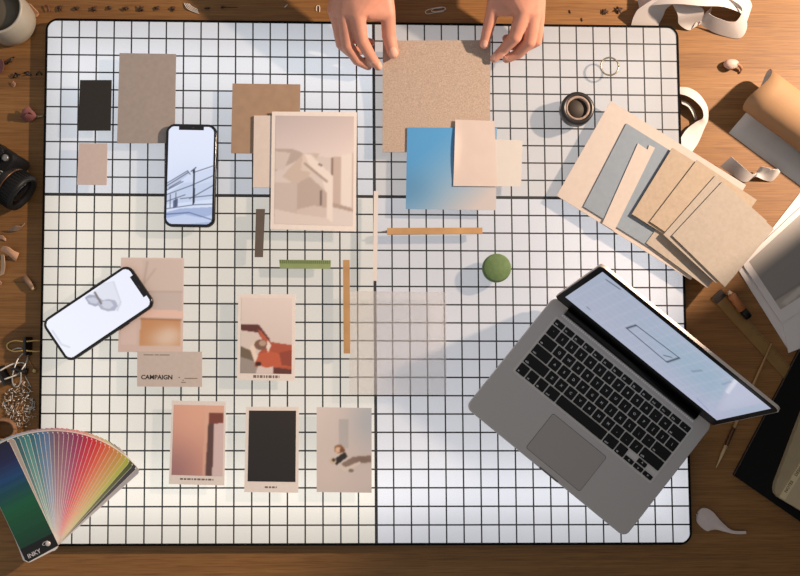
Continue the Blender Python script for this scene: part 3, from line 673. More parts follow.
def lbox(name, x0, x1, y0, y1, z0, z1, m, r=.008):
    bm = bmesh.new(); pts = [(x+(x0+x1)/2, y+(y0+y1)/2) for x, y in rrect(x1-x0, y1-y0, r, 6)]; prism(bm, pts, z0, z1); return obj(name, bm, m, lid, local=True)
f = front
sh = lbox('shell', -LW/2, LW/2, .0, LDD, *sorted((-.0045*f, -.0005*f)), ALUE)
lbox('bezel', -LW/2+.0012, LW/2-.0012, .0012, LDD-.0012, *sorted((-.0005*f, .0004*f)), BZL, .0075)
y0, y1, x1 = .026, LDD-.009, LW/2-.009
def luv(px, py):
    """where the line of sight meets the open screen, in the picture's own 0..1 frame"""
    b = lid_pts(LDD, LPH, HY); o = Vector(CAMP); d = W(px, py, 0)-o; n = (b[1]-b[0]).cross(b[3]-b[0]); x = o+d*((b[0]-o).dot(n)/d.dot(n))-b[0]
    return ((x.dot((b[1]-b[0]).normalized())-.009)/(LW-.018), (y1-x.dot((b[3]-b[0]).normalized()))/(y1-y0))
im = Img(200, 120, (0,0,0)).grad((190,200,222), (200,204,230), 0)
im.spot(.7,.35,.4,.5,(172,200,222),.8).spot(.2,.75,.4,.4,(198,202,224),.6)
for k in range(14): im.line(.05+k*.065,.05,.03+k*.065,.95,.0025,(216,224,238),.4)
for k in range(9): im.line(.04,.08+k*.105,.97,.06+k*.108,.0025,(216,224,238),.4)
bx_ = [luv(*p) for p in ((627,328),(636.5,325),(679.5,357.5),(667,361.7))]
for a, b in zip(bx_, bx_[1:]+bx_[:1]): im.line(a[0],a[1],b[0],b[1],.0035,(40,48,60))
def sl(p, q, w, c, o=.9): a, b = luv(*p), luv(*q); im.line(a[0],a[1],b[0],b[1],w,c,o)
sl((664,355),(672,357),.003,(60,66,80)); sl((607,280),(620,289),.006,(84,100,122),.8); sl((588,307),(590,309),.006,(110,124,148),.7); sl((692,371),(702,370),.006,(140,156,176),.7)
tri = [luv(*p) for p in ((728,383),(738,378),(764,402),(722,411),(716,409))]; im.poly(tri, (206,208,232), .8)
sl((738,377),(727,392),.010,(240,243,255)); sl((738,378),(757,393),.005,(150,166,190)); sl((722,384),(731,381),.004,(150,166,196)); sl((697,398),(709,410),.004,(140,156,210),.7); im.blur(1)
Mw = parent_world(lid); zs = .0006*f
s = picture('screen', [Mw @ Vector(p) for p in ((-x1, y1, zs), (x1, y1, zs), (x1, y0, zs), (-x1, y0, zs))], im, attr_mat('laptop_screen_glow', .74, .2), lid); s['label'] = 'lit display with an outlined box'
bm = bmesh.new(); tube(bm, [(-LW*.41, HY-.0045, zt+.0006), (LW*.41, HY-.0045, zt+.0006)], .0058, 16); obj('hinge', bm, BZL, lap, local=True)
bm = bmesh.new()
for k in range(70):
    x = -LW*.41+LW*.82*k/69; box(bm, (x, HY-.0128, zt+.0003), (.0024, .0026, .0006))
obj('speaker_slot', bm, mat('slot_light', (226,224,222), .4, .2), lap, local=True)['kind'] = 'stuff'

# ------------------------------------------------------------------ colour fan deck
PIV = Vector(W(51.5, 541.5, ZG+.006)); fan = empty('colour_fan_deck', (PIV.x, PIV.y, ZG), 'spread fan deck of colour swatches at the lower left corner', 'colour swatches')
FW = .050; FL = .167
fc = [((14,30,70),(10,76,52)), ((150,140,132),(190,180,168)), ((42,84,92),(150,176,170)), ((52,110,116),(170,194,186)), ((60,120,120),(176,196,188)), ((46,96,112),(160,184,186)), ((60,104,132),(168,184,196)), ((72,104,140),(178,188,202)), ((84,108,146),(186,192,206)), ((96,92,118),(190,184,196)),
      ((110,78,98),(196,180,188)), ((118,76,100),(198,178,186)), ((120,70,96),(200,176,184)), ((126,64,96),(206,172,182)), ((132,50,88),(208,160,176)), ((146,44,82),(212,150,166)), ((164,38,70),(220,140,150)), ((178,40,62),(226,140,142)), ((186,46,56),(228,150,140)), ((192,60,54),(230,164,146)),
      ((198,78,56),(232,178,152)), ((196,98,62),(232,190,160)), ((190,116,66),(230,198,164)), ((186,130,70),(228,202,166)), ((178,140,72),(226,206,166)), ((176,156,74),(222,206,160)), ((158,164,66),(214,210,164)), ((70,84,40),(150,150,120)), ((52,54,60),(120,118,116)), ((150,150,156),(196,192,190))]
NB = len(fc)
def top_round(w, h):
    X, Y = np.meshgrid((np.arange(w)+.5)/w*FW, (np.arange(h)+.5)/h*(FL-.03)); r = .0058; dx = np.maximum(r-np.minimum(X, FW-X), 0); dy = np.maximum(r-Y, 0)
    return np.hypot(dx, dy) <= r
EDGE = mat('swatch_white', (224,218,214), .55)
def colour_grid(bm, pts_of, ncol, nrow): pass
for k, (c_out, c_in) in enumerate(fc):
    ang = math.radians(-25.5+73.5*(k/(NB-1))**1.0) if k else math.radians(-26.5)
    zz = (NB-1-k)*.00062+.0009
    # the deck fans about its rivet; the cover blade is the topmost
    M = Matrix.Rotation(-ang, 4, 'Z') @ Matrix.Translation((0, 0, zz))
    bm = bmesh.new(); off = -FW*.5+.012 if k == 0 else -FW*.5+.010
    pts = [(x+off, y+FL/2-.012) for x, y in rrect(FW, FL, .006, 5)]
    prism(bm, pts, 0, .0005)
    bmesh.ops.transform(bm, matrix=M, verts=bm.verts)
    b = obj('swatch_blade', bm, EDGE, fan, local=True)
    # printed bands, each a flat colour
    nb = 14 if k == 0 else 22; im = Img(26, 96, (0,0,0))
    rows_ = np.zeros((96, 3)); rr = np.random.RandomState(k)
    for j in range(96):
        t = j/95; step = math.floor(t*nb)/(nb-1)
        if k == 0:
            stops = [(0,(20,22,52)),(.18,(28,34,80)),(.34,(20,70,120)),(.46,(12,72,84)),(.62,(14,92,60)),(.86,(8,74,48)),(1,(8,60,44))]
            for (a, ca_), (b_, cb_) in zip(stops, stops[1:]):
                if a <= t <= b_: rows_[j] = np.array(ca_)+(np.array(cb_)-np.array(ca_))*(t-a)/(b_-a)
            rows_[j] += rr.uniform(-5, 5) if (j//7) % 2 else 0
        else: rows_[j] = np.array(c_out)*(1-step)+np.array(c_in)*step
    im.a[:] = np.clip(rows_*(1.0 if k == 0 else 1.12), 0, 250)[:, None, :]
    y_top, y_bot = FL-.012-.0005, (.010 if k == 0 else .006)
    x0, x1_ = off-FW/2+.0004, off+FW/2-.0004
    Mf = parent_world(fan) @ M
    picture('colour_band', [Mf @ Vector((x, y, .0007)) for x, y in ((x0, y_top), (x1_, y_top), (x1_, y_bot), (x0, y_bot))], im, INK, b, top_round)
    if k == 0:
        bm = bmesh.new(); prism(bm, [(x0, y_bot), (x1_, y_bot), (x1_, -.009), (x0+.003, -.0105), (x0, -.006)], .0005, .0008)
        bmesh.ops.transform(bm, matrix=M, verts=bm.verts); obj('black_tip', bm, mat('tip_black', (12,12,14), .4), b, local=True)
        bm = bmesh.new(); text_bm(bm, 'INKY', M @ Matrix.Translation((x0+.005, -.0065, .0009)) @ Matrix.Rotation(0, 4, 'Z'), .0085, bold=.0001)
        obj('lettering', bm, mat('tip_text', (200,200,205), .6), b, local=True)
        bm = bmesh.new(); tube(bm, [M @ Vector((x1_-.014+.005*math.cos(a), .002+.0022*math.sin(a), .0011)) for a in np.linspace(.6, 5.6, 12)], .0004, 6); obj('emblem', bm, MATS['tip_text'], b, local=True)
bm = bmesh.new(); lathe(bm, (0, 0, 0), [(.0035, 0), (.0035, NB*.00062+.0022), (.0025, NB*.00062+.003), (.0001, NB*.00062+.0031)], 20); obj('rivet', bm, ALUE, fan, local=True)


# ------------------------------------------------------------------ the person holding the board
def hull(bm, spheres, seg=10):
    vs = []
    for c, r in spheres:
        g = bmesh.ops.create_uvsphere(bm, u_segments=seg, v_segments=seg-2, radius=r); 
        for v in g['verts']: v.co += Vector(c)
        vs += g['verts']
    res = bmesh.ops.convex_hull(bm, input=vs)
    dead = [e for e in res['geom_interior']+res['geom_unused'] if isinstance(e, bmesh.types.BMVert)]
    bmesh.ops.delete(bm, geom=dead, context='VERTS')
def chain(bm, pts):
    for a, b in zip(pts, pts[1:]): hull(bm, [a, b])
def remeshed(bm, voxel, smooth, it):
    me = bpy.data.meshes.new('tmp'); bm.to_mesh(me); bm.free(); o = bpy.data.objects.new('tmp', me); COL.objects.link(o)
    m = o.modifiers.new('r', 'REMESH'); m.mode = 'VOXEL'; m.voxel_size = voxel; m.use_smooth_shade = True
    m = o.modifiers.new('s', 'SMOOTH'); m.factor = smooth; m.iterations = it
    dg = bpy.context.evaluated_depsgraph_get(); dg.update(); out = bpy.data.meshes.new_from_object(o.evaluated_get(dg)); bpy.data.objects.remove(o); bpy.data.meshes.remove(me); return out
def J(x, y, h, r): return (W(x, y, ZG+h), r)
HANDS = {
 'right': dict(wrist=[J(352,-22,.072,.023), J(376,-24,.074,.023)], mcp=[J(357,14,.060,.0118), J(344,12,.056,.0112), J(336.5,11,.046,.0108), J(333.5,9,.034,.0098)], cmc=J(384,-8,.056,.0135),
   thumb=[J(388,14,.046,.0112), J(389,36,.029,.0106), J(393.2,53,.0202,.0086)],
   index=[J(362,41,.042,.0096), J(371,57,.022,.0082), J(378.4,66.5,.0115,.0064)], middle=[J(348,46,.034,.0094), J(357,60,.0165,.0080), J(368,66,.0088,.0066)],
   ring=[J(341.5,44,.022,.0086), J(350,52,.0105,.0076), J(363,50,.0085,.0066)], little=[J(340,33,.014,.0076), J(353,39,.009,.0068), J(371,42.5,.0085,.0060)]),
 'left': dict(wrist=[J(508,-24,.072,.023), J(531,-22,.070,.023)], mcp=[J(523.5,11,.060,.0118), J(533.5,12,.055,.0112), J(538,15,.043,.0106), J(538.5,12,.030,.0096)], cmc=J(497,-8,.056,.0132),
   thumb=[J(493,9,.047,.0100), J(488.3,28,.033,.0086), J(484.3,44,.0218,.0074)],
   index=[J(515,37,.042,.0098), J(503,50,.022,.0080), J(494.0,58.5,.0135,.0064)], middle=[J(529.5,42,.033,.0095), J(518,54,.016,.0078), J(506.5,59,.0088,.0064)],
   ring=[J(536.5,41,.021,.0085), J(524,48,.010,.0074), J(512,46,.0085,.0064)], little=[J(537,31,.013,.0074), J(522,38,.009,.0066), J(506,38.5,.0085,.0060)])}
bm_p = bmesh.new(); nails = []
for side, h in HANDS.items():
    bm = bmesh.new(); w, mcp = h['wrist'], h['mcp']
    hull(bm, w+mcp[:2]); hull(bm, w+mcp[1:3]); hull(bm, w+mcp[2:]); hull(bm, [w[1] if side == 'right' else w[0], h['cmc'], mcp[0]]); hull(bm, [h['cmc'], (mcp[0][0]*.6+h['thumb'][0][0]*.4, .009), h['thumb'][0]])
    chain(bm, [h['cmc']]+h['thumb'])
    for k, f in enumerate(('index', 'middle', 'ring', 'little')):
        p = h[f]; chain(bm, [mcp[k], p[0], p[1]]); hull(bm, [p[1], p[2]])
        hull(bm, [(p[0][0], p[0][1]*1.03)])
    sx = -1 if side == 'right' else 1
    el = (Vector((sx*.24-.01, .72, .10)), .045); wm = ((w[0][0]+w[1][0])/2, .028)
    hull(bm, w+[(w[0][0].lerp(el[0], .3), .027), (w[1][0].lerp(el[0], .3), .027)]); hull(bm, [(w[0][0].lerp(el[0], .3), .027), (w[1][0].lerp(el[0], .3), .027), el])
    me = remeshed(bm, .0014, .5, 5); bm_p.from_mesh(me); bpy.data.meshes.remove(me)
    for f in ('thumb', 'index', 'middle'):
        p, q = h[f][1], h[f][2]; d = (q[0]-p[0]).normalized(); up = Vector((0, 0, 1)); n = (up-d*up.dot(d)).normalized()
        if f != 'thumb': n = (n+Vector((-d.y, d.x, 0)).normalized()*(.5 if side == 'right' else -.5)).normalized()
        nails.append((q[0]+n*q[1]*.95-d*q[1]*.05, d, n, q[1]))
# upper body behind the desk edge, outside the picture
bm = bmesh.new()
for sx in (-1, 1): chain(bm, [(Vector((sx*.24-.01, .72, .10)), .043), (Vector((sx*.21-.01, .83, .36)), .052)])
hull(bm, [(Vector((-.20, .84, .37)), .055), (Vector((.18, .84, .37)), .055), (Vector((-.12, .86, .05)), .09), (Vector((.10, .86, .05)), .09)])
hull(bm, [(Vector((-.12, .86, .05)), .09), (Vector((.10, .86, .05)), .09), (Vector((-.12, .87, -.22)), .10), (Vector((.10, .87, -.22)), .10)])
chain(bm, [(Vector((-.01, .85, .40)), .06), (Vector((-.01, .82, .52)), .055)])
hull(bm, [(Vector((-.01, .80, .62)), .085), (Vector((-.01, .76, .57)), .065), (Vector((-.01, .725, .53)), .035)]); hull(bm, [(Vector((-.01, .71, .585)), .008), (Vector((-.01, .685, .565)), .012)])
for sx in (-1, 1): hull(bm, [(Vector((sx*.088-.01, .80, .60)), .018), (Vector((sx*.086-.01, .80, .57)), .012)])
me = remeshed(bm, .009, .5, 4); bm_p.from_mesh(me); bpy.data.meshes.remove(me)
def skin_mat():
    m = mat('skin', (208,148,126), .5, vary=.06, scale=90, bump=.12); b = m.node_tree.nodes['Principled BSDF']
    b.inputs['Subsurface Weight'].default_value = .06; b.inputs['Subsurface Radius'].default_value = (.01, .004, .002); b.inputs['Subsurface Scale'].default_value = .4; return m
for f in bm_p.faces:
    f.smooth = True; c = f.calc_center_median()
    for o, d, n, r in nails:
        v = c-o
        if abs(v.z) < .02 and v.length < .012:
            x = v.dot(d); y = v.dot(d.cross(n)); zz = v.dot(n)
            if zz > -r*.55 and (x/(r*.95))**2+(y/(r*.72))**2 < 1: f.material_index = 1
person = obj('person', bm_p, [skin_mat(), mat('fingernail', (228,176,156), .35)], origin=(0, .85, -.3))
tag(person, 'person with bare hands holding the brown chipboard by its top corners', 'person')
bm = bmesh.new()
for sx in (-1, 1):
    el = Vector((sx*.24-.01, .72, .10)); w = sum((p[0] for p in HANDS['right' if sx < 0 else 'left']['wrist']), Vector())/2
    chain(bm, [(w.lerp(el, .45), .041), (el, .056), (Vector((sx*.21-.01, .83, .36)), .068)])
hull(bm, [(Vector((-.20, .845, .37)), .07), (Vector((.18, .845, .37)), .07), (Vector((-.12, .865, .05)), .11), (Vector((.10, .865, .05)), .11)])
hull(bm, [(Vector((-.12, .865, .05)), .11), (Vector((.10, .865, .05)), .11), (Vector((-.12, .87, -.24)), .115), (Vector((.10, .87, -.24)), .115)])
me = remeshed(bm, .010, .5, 4); bm = bmesh.new(); bm.from_mesh(me)
obj('sweater', bm, mat('sweater_grey', (120,116,114), .9, vary=.1, scale=200, bump=.3), person, smooth=True)

# ------------------------------------------------------------------ things on the wood, right side
PX = 0.00147
def axis_px(p0, p1, z): d = W(*p1, z)-W(*p0, z); d.z = 0; return d.normalized()
# kraft paper roll: a flat flap that curls up and over into a tube
ax = Vector((.80, -.60, 0)).normalized(); bx = Vector((-ax.y, ax.x, 0)); r = .0345
c0 = W(761, 91, ZW+r); c0.z = ZW+.0008
prof = [(-.066, 0), (-.045, 0), (-.03, 0), (-.015, 0)]+[(r*math.cos(a), (r+r*math.sin(a))*.84) for a in np.radians(np.linspace(-90, 196, 34))]
bm = bmesh.new(); NL = 12; LEN = .27; outer = []; inner = []
for i, (b, h) in enumerate(prof):
    p, q = prof[max(i-1, 0)], prof[min(i+1, len(prof)-1)]; t = Vector((q[0]-p[0], q[1]-p[1])).normalized(); nn = Vector((t.y, -t.x))     # outward of the curl
    ro, ri = [], []
    for k in range(NL+1):
        base = c0+ax*(LEN*k/NL-.17*h*(1-k/NL)+(.004*math.sin(i*.35) if k == 0 else 0)+(.004 if i < 4 and k == 0 else 0))
        ri.append(bm.verts.new(base+bx*b+Vector((0, 0, h)))); ro.append(bm.verts.new(base+bx*(b+nn.x*.0007)+Vector((0, 0, h+nn.y*.0007))))
    outer.append(ro); inner.append(ri)
for i in range(len(prof)-1):
    for k in range(NL):
        f = bm.faces.new((outer[i][k], outer[i][k+1], outer[i+1][k+1], outer[i+1][k])); f.smooth = True; f.material_index = 0
        f = bm.faces.new((inner[i+1][k], inner[i+1][k+1], inner[i][k+1], inner[i][k])); f.smooth = True; f.material_index = 1
    for k in (0, NL): bm.faces.new((outer[i][k], outer[i+1][k], inner[i+1][k], inner[i][k]))
for i in (0, len(prof)-1):
    for k in range(NL): bm.faces.new((outer[i][k], outer[i][k+1], inner[i][k+1], inner[i][k]))
bmesh.ops.recalc_face_normals(bm, faces=bm.faces)
tag(obj('paper_roll', bm, [mat('kraft_roll', (166,130,94), .75, vary=.06, scale=30, bump=.05), mat('roll_inside', (212,209,206), .75, vary=.03, scale=40)]), 'rolled brown kraft paper with grey inside curling at right edge', 'paper roll')

# paper ribbons
RIB = mat('ribbon_white', (202,196,193), .65, vary=.02, scale=60)
def strip(name, label, pairs, cat='ribbon', m=RIB, th=.0006, n=6, group=None, z0=ZW, bow=0.0):
    bm = bmesh.new(); A = [W(a[0], a[1], z0+a[2]) for a, b in pairs]; B = [W(b[0], b[1], z0+b[2]) for a, b in pairs]; loft(bm, A, B, th, n, 4, 0, bow)
    bmesh.ops.recalc_face_normals(bm, faces=bm.faces); return tag(obj(name, bm, m), label, cat, group)
big_ribbon = strip('paper_ribbon', 'long white paper ribbon looping in big curls at the upper right corner', [
    ((631,26,.002),(658,26,.002)), ((634,16,.014),(663,16,.012)), ((641,7,.026),(668,7,.022)), ((664,-4,.040),(684,1,.030)), ((677,13,.030),(703,9,.034)), ((679,24,.012),(702,20,.014)), ((690,30,.002),(708,20,.004)),
    ((698,20,.014),(712,7,.022)), ((703,26,.006),(709,13,.026)), ((718,34,.002),(720,19,.024)), ((740,38,.002),(735,22,.022)), ((747,24,.014),(742,8,.034)), ((738,8,.030),(726,-3,.046)), ((712,4,.038),(706,-8,.05))], n=7)
prs = [((640,12,.003),(637,-4,.004)), ((650,6,.026),(652,-13,.028)), ((676,4,.044),(680,-15,.046)), ((702,6,.050),(706,-14,.052)), ((724,7,.042),(730,-12,.044)), ((742,14,.020),(748,-2,.022)), ((747,21,.002),(752,6,.002))]
bm = bmesh.new(); loft(bm, [W(a[0], a[1], ZW+a[2]) for a, b in prs], [W(b[0], b[1], ZW+b[2]) for a, b in prs]); bmesh.ops.recalc_face_normals(bm, faces=bm.faces); obj('upper_loop', bm, RIB, big_ribbon)
strip('paper_ribbon', 'white paper ribbon curled in a loop beside the right rim of light table', [
    ((679,87,.003),(679,94,.012)), ((689,88,.004),(687,96,.016)), ((699,94,.005),(695,101,.018)), ((707,106,.005),(702,109,.018)), ((708,119,.004),(703,118,.016)), ((704,129,.003),(696,122,.012)), ((698,143,.003),(686,130,.008)), ((689,156,.008),(678,143,.010))])
strip('paper_scrap', 'thin curled sliver of pale paper inside the ribbon loop', [((681,100,.004),(682,104,.010)), ((688,103,.006),(688,107,.012)), ((694,110,.005),(692,113,.010)), ((697,119,.001),(695,120,.005))], 'paper scrap')
strip('paper_ribbon', 'short white paper ribbon twisted like a bow near the kraft roll', [
    ((720,166.5,.004),(731.5,156.5,.020)), ((731,174,.002),(741,165,.018)), ((744,182,.002),(750,172.5,.012)), ((753,178,.003),(754,174.5,.008)), ((757,177,.010),(758,170,.006)), ((764,180,.004),(762,166.5,.016)), ((772,181,.001),(775,170,.018)), ((780,172,.004),(778,169,.014)), ((776,171,.010),(770,170,.018))])
# dried buds, seeds
BUD = mat('bud_brown', (70,46,34), .8, vary=.3, scale=400); SHAV = mat('wood_shaving', (206,160,128), .7, vary=.12, scale=120)
def bud(label, x, y, s, seed, group, name='dried_bud', spikes=6, m=BUD, cat='dried bud'):
    bm = bmesh.new(); c = W(x, y, ZW+.003*s); rs = random.Random(seed)
    blob(bm, c, .0036*s, seed, .35, 2, (1, 1, .75))
    for k in range(spikes):
        a = 2*math.pi*k/spikes+rs.random(); L = .0062*s*rs.uniform(.8, 1.2); d = Vector((math.cos(a), math.sin(a), rs.uniform(-.15, .45)))
        tube(bm, [c+d*.002*s, c+d*L*.6, c+d*L+Vector((0,0,-.001*s))], [.0014*s, .0012*s, .0002], 6)
    lo = min(v.co.z for v in bm.verts); bmesh.ops.translate(bm, vec=(0, 0, ZW-lo), verts=bm.verts)
    return tag(obj(name, bm, m), label, cat, group)
ordn = ['first','second','third','fourth','fifth','sixth','seventh','eighth']
for k, (x, s) in enumerate(zip((60,77,94,109.5,126,141,157,173), (1.0,.85,.9,.75,.95,1.0,.85,.85))):
    bud(ordn[k]+' dark dried bud from the mug in the row above the light table', x, 8+(k % 3)*.4, s*.86, k, 'row of dried buds', spikes=5+k % 3)
bud('left of two dark dried seed heads near white ribbon at top', 605, 11.5, .95, 21, 'two seed heads', 'seed_pod', 8, cat='seed head')
bud('right of two dark dried seed heads near white ribbon at top', 619, 9.5, .95, 22, 'two seed heads', 'seed_pod', 9, cat='seed head')
def grain(label, x, y, l, ang, m, name='seed', rad=.001, cat='seed'):
    c = W(x, y, ZW+rad); d = Vector((math.cos(ang), math.sin(ang), 0))*l/2; bm = bmesh.new(); tube(bm, [c-d, c-d*.4, c+d*.4, c+d], [rad*.3, rad, rad, rad*.3], 8); return tag(obj(name, bm, m), label, cat)
DK = mat('seed_dark', (72,44,30), .7)
grain('tiny brown seed right of the hands, farther from the table rim', 570, 11.5, .006, 1.9, DK); grain('tiny brown seed nearest the table rim right of the hands', 582, 19.5, .006, 1.8, DK)
grain('small dark twig piece right of the twisted wire', 207, 8, .009, .1, DK, 'twig', .0014, 'twig')
bm = bmesh.new(); tube(bm, [W(221,7,ZW+.0016), W(223.5,7,ZW+.0016)], [.0016,.0014], 8); tube(bm, [W(223,7,ZW+.0012), W(238,7.4,ZW+.0006)], [.0005,.0003], 6); tag(obj('pin', bm, mat('pin_dark', (54,38,30), .4)), 'dark headed thin pin above the light table rim', 'pin')
WHITEW = mat('white_wire', (226,220,214), .4)
bm = bmesh.new()
for k in range(4):
    o = k*1.6; tube(bm, cr([W(184+o,3+o*.1,ZW+.001+.0007*k), W(187+o,8-o*.3,ZW+.0022), W(192+o,11-o*.4,ZW+.0012), W(199-o*.4,13.5-o*.8,ZW+.001)], 6), .00055, 6)
tag(obj('wire', bm, WHITEW), 'bundle of fine white twisted wire above the light table', 'wire')
grain('tiny white sliver on wood above the light table left of hands', 286, 6, .007, .8, WHITEW, 'sliver', .0008, 'sliver')
bm = bmesh.new(); tube(bm, cr([W(316.3,11,ZW+.0008), W(316.3,7,ZW+.0008), W(318,5.5,ZW+.0008), W(319.6,7,ZW+.0008), W(319.4,12,ZW+.0008)], 5), .0006, 6); tag(obj('staple', bm, WHITEW), 'small pale bent staple on the wood just left of both hands', 'staple')
bm = bmesh.new(); STEEL = mat('clip_steel', (214,212,206), .35, .3)
tube(bm, cr([W(444,11.5,ZW+.001), W(433,13,ZW+.001), W(427,14,ZW+.001), W(425.5,11.5,ZW+.001), W(429,9.5,ZW+.001), W(440,7.2,ZW+.001), W(445,8,ZW+.0012), W(444.5,10,ZW+.0016), W(436,11.8,ZW+.002), W(431.5,11,ZW+.002), W(434,8.6,ZW+.002), W(442,7.8,ZW+.002)], 5), .00065, 8)
tag(obj('paper_clip', bm, STEEL), 'silver paper clip on the wood between the two hands', 'paper clip')
# dried petal near the kraft roll
dp = empty('dried_petal', W(732,65,ZW), 'curled pinkish dried petal on sunlit wood near the kraft roll', 'petal')
bm = bmesh.new(); blob(bm, W(731,64,ZW+.0072), .0098, 4, .10, 3, (1.15,.82,.72)); obj('shell', bm, mat('petal_pink', (206,176,164), .55, vary=.12, scale=120), dp)
bm = bmesh.new(); tube(bm, cr([W(735,64,ZW+.011), W(739,65,ZW+.009), W(741.5,69,ZW+.005), W(740,73,ZW+.0016)], 4), [.0024]*9+[.0014]*4, 8); obj('stem', bm, mat('petal_stem', (150,104,78), .6), dp)
bm = bmesh.new(); tube(bm, cr([W(726,68,ZW+.002), W(730,69,ZW+.006), W(734,67.5,ZW+.010)], 4), .0016, 8); obj('rib', bm, mat('petal_rib', (120,76,62), .6), dp)
# pale feather-like petal
A = [(697,514),(696.5,521),(701,527),(707,531),(711,530),(716,529.5),(724,531.5),(733,533),(746,532)]; B = [(697.5,512.5),(702,508.3),(708,508.8),(714,513),(719,519),(724,524),(729,528.5),(735,531),(746,531.5)]
strip('petal', 'pale grey teardrop petal with a thin tail below the black book', [((*a, .001), (*b, .004)) for a, b in zip(A, B)], 'petal', mat('petal_grey', (206,190,184), .6, vary=.05, scale=80), .001, bow=.003)

# white sheets and print by the right edge
WS = mat('sheet_white', (214,210,210), .7, vary=.02, scale=30)
card('paper', 'white sheet under the grey print at the right edge', 'paper', [(800,193),(860,262),(790,352.5),(739,271)], ZW+.0003, .0012, WS)
card('paper', 'second white sheet sticking out below the grey print', 'paper', [(778,300),(850,268),(880,318),(788.5,353)], ZW+.0018, .0010, WS)
gp = [(741.5,262.5),(812,196),(862,275),(781.5,323)]
o = card('photo_print', 'grey photo print on white sheets at the right edge', 'photo print', gp, ZW+.0032, .0010, WS)
im = Img(60, 60, (0,0,0)).grad((150,146,142), (138,134,132), 60)
im.poly([(0,.80),(1,.86),(1,1),(0,1)], (168,162,156)).poly([(.42,.80),(.8,.66),(1,.68),(1,.86),(.5,.94)], (126,84,60)).poly([(.05,.9),(.4,.84),(.5,.92),(.1,.98)], (196,190,184)).line(0,.8,1,.86,.01,(120,112,106)).blur(1)
q = quad_pts(gp, ZW+.0044); iq = [qlerp(q, .07, .06), qlerp(q, .94, .06), qlerp(q, .94, .84), qlerp(q, .07, .84)]
picture('picture', iq, im, INK, o)
# brass ruler, marker stub, brush
rp = [(721,289),(795.5,372),(786.5,381),(711.5,298)]
ru = card('ruler', 'long dark brass ruler running under the black book', 'ruler', rp, ZW+.0002, .0018, mat('old_brass', (140,108,62), .45, .2, vary=.1, scale=60))
q = quad_pts(rp, ZW+.002); bm = bmesh.new()
for k in range(60):
    u = .06+.92*k/59; v1 = .30 if k % 5 == 0 else .18; pts = [qlerp(q, u-.0016, .02), qlerp(q, u+.0016, .02), qlerp(q, u+.0016, v1), qlerp(q, u-.0016, v1)]; prism(bm, [(p.x, p.y) for p in pts], ZW+.002, ZW+.0021)
obj('tick_mark', bm, mat('tick_dark', (64,46,26), .6), ru)['kind'] = 'stuff'
bm = bmesh.new(); pts = [qlerp(q, 0, 0), qlerp(q, .075, 0), qlerp(q, .075, 1), qlerp(q, 0, 1)]; prism(bm, [(p.x, p.y) for p in pts], ZW+.002, ZW+.0024); obj('end_cap', bm, mat('cap_dark', (44,34,26), .5), ru)
mk = empty('marker', W(738, 303, ZW+.002), 'short orange brown marker stub with black end lying on brass ruler', 'marker')
d = axis_px((730,292),(749,317), ZW); p0, p1, p2 = W(730.5,294,ZW+.0085), W(742.5,310,ZW+.0085), W(749,317.5,ZW+.0085)
bm = bmesh.new(); tube(bm, [p0, p0.lerp(p1,.1), p1], [.0045,.0062,.0062], 16); obj('body', bm, mat('marker_orange', (176,112,66), .4, vary=.1, scale=60), mk)
bm = bmesh.new(); tube(bm, [p1, p2], [.0056,.0056], 16); obj('cap', bm, BLK, mk)
bm = bmesh.new(); tube(bm, [p0-d*.006, p0], [.002,.0042], 10); obj('nib', bm, mat('nib_pale', (206,186,160), .5), mk)
br = empty('brush', W(744, 405, ZW+.004), 'thin pale brush with dark ferrule passing under the laptop lid', 'brush')
a, b = W(771.5,343.5,ZW+.005), W(716,468,ZW+.0035)
bm = bmesh.new(); tube(bm, [a, a.lerp(b,.3), a.lerp(b,.68)], [.0011,.0019,.0026], 10); obj('handle', bm, mat('brush_handle', (172,134,88), .45), br)
bm = bmesh.new(); tube(bm, [a.lerp(b,.68), a.lerp(b,.82)], [.0029,.0029], 10); obj('ferrule', bm, mat('ferrule_dark', (92,62,44), .35, .6), br)
bm = bmesh.new(); tube(bm, [a.lerp(b,.82), a.lerp(b,.9), b], [.0026,.0024,.0004], 10); obj('bristles', bm, mat('bristle', (196,168,124), .6), br)
# black book with khaki notebook
bk = empty('book', W(838, 440, ZW), 'large black book at the lower right corner with a khaki notebook on it', 'book')
B4 = [(735,475.5),(858,561),(939,406),(816,321)]
def quad_slab(bm, px, z, z0, z1, inset=0.0):
    q = [W(x, y, z) for x, y in px]; c = sum(q, Vector())/4; q = [p.lerp(c, inset) for p in q]; prism(bm, [(p.x, p.y) for p in q], z0, z1)
bm = bmesh.new(); quad_slab(bm, B4, ZW+.010, ZW+.0082, ZW+.010); quad_slab(bm, B4, ZW+.010, ZW, ZW+.0018); obj('cover', bm, mat('book_black', (9,9,9), .7, vary=.1, scale=80, spec=.2), bk)
bm = bmesh.new(); quad_slab(bm, B4, ZW+.010, ZW+.0018, ZW+.0082, .006); obj('page_block', bm, mat('page_grey', (74,68,62), .8), bk)
nb = empty('notebook', W(830, 470, ZW+.010), 'khaki notebook with printed label band lying on the black book', 'notebook')
KH1 = mat('khaki_cover', (158,142,112), .75, vary=.05, scale=60); KH2 = mat('khaki_light', (184,164,134), .75, vary=.04, scale=60)
Zk = ZW+.010
def rpoly(px, z): return [(p.x, p.y) for p in (W(x, y, z) for x, y in px)]
bm = bmesh.new(); prism(bm, rpoly([(779,497.5),(775.8,493.5),(775,488.5),(776,483),(796,430),(812,388),(900,420),(850,540)], Zk+.010), Zk, Zk+.010); obj('cover', bm, KH1, nb)
bm = bmesh.new(); prism(bm, rpoly([(779,497.5),(822,427),(905,460),(850,540)], Zk+.0125), Zk+.010, Zk+.0125); obj('flap', bm, KH2, nb)
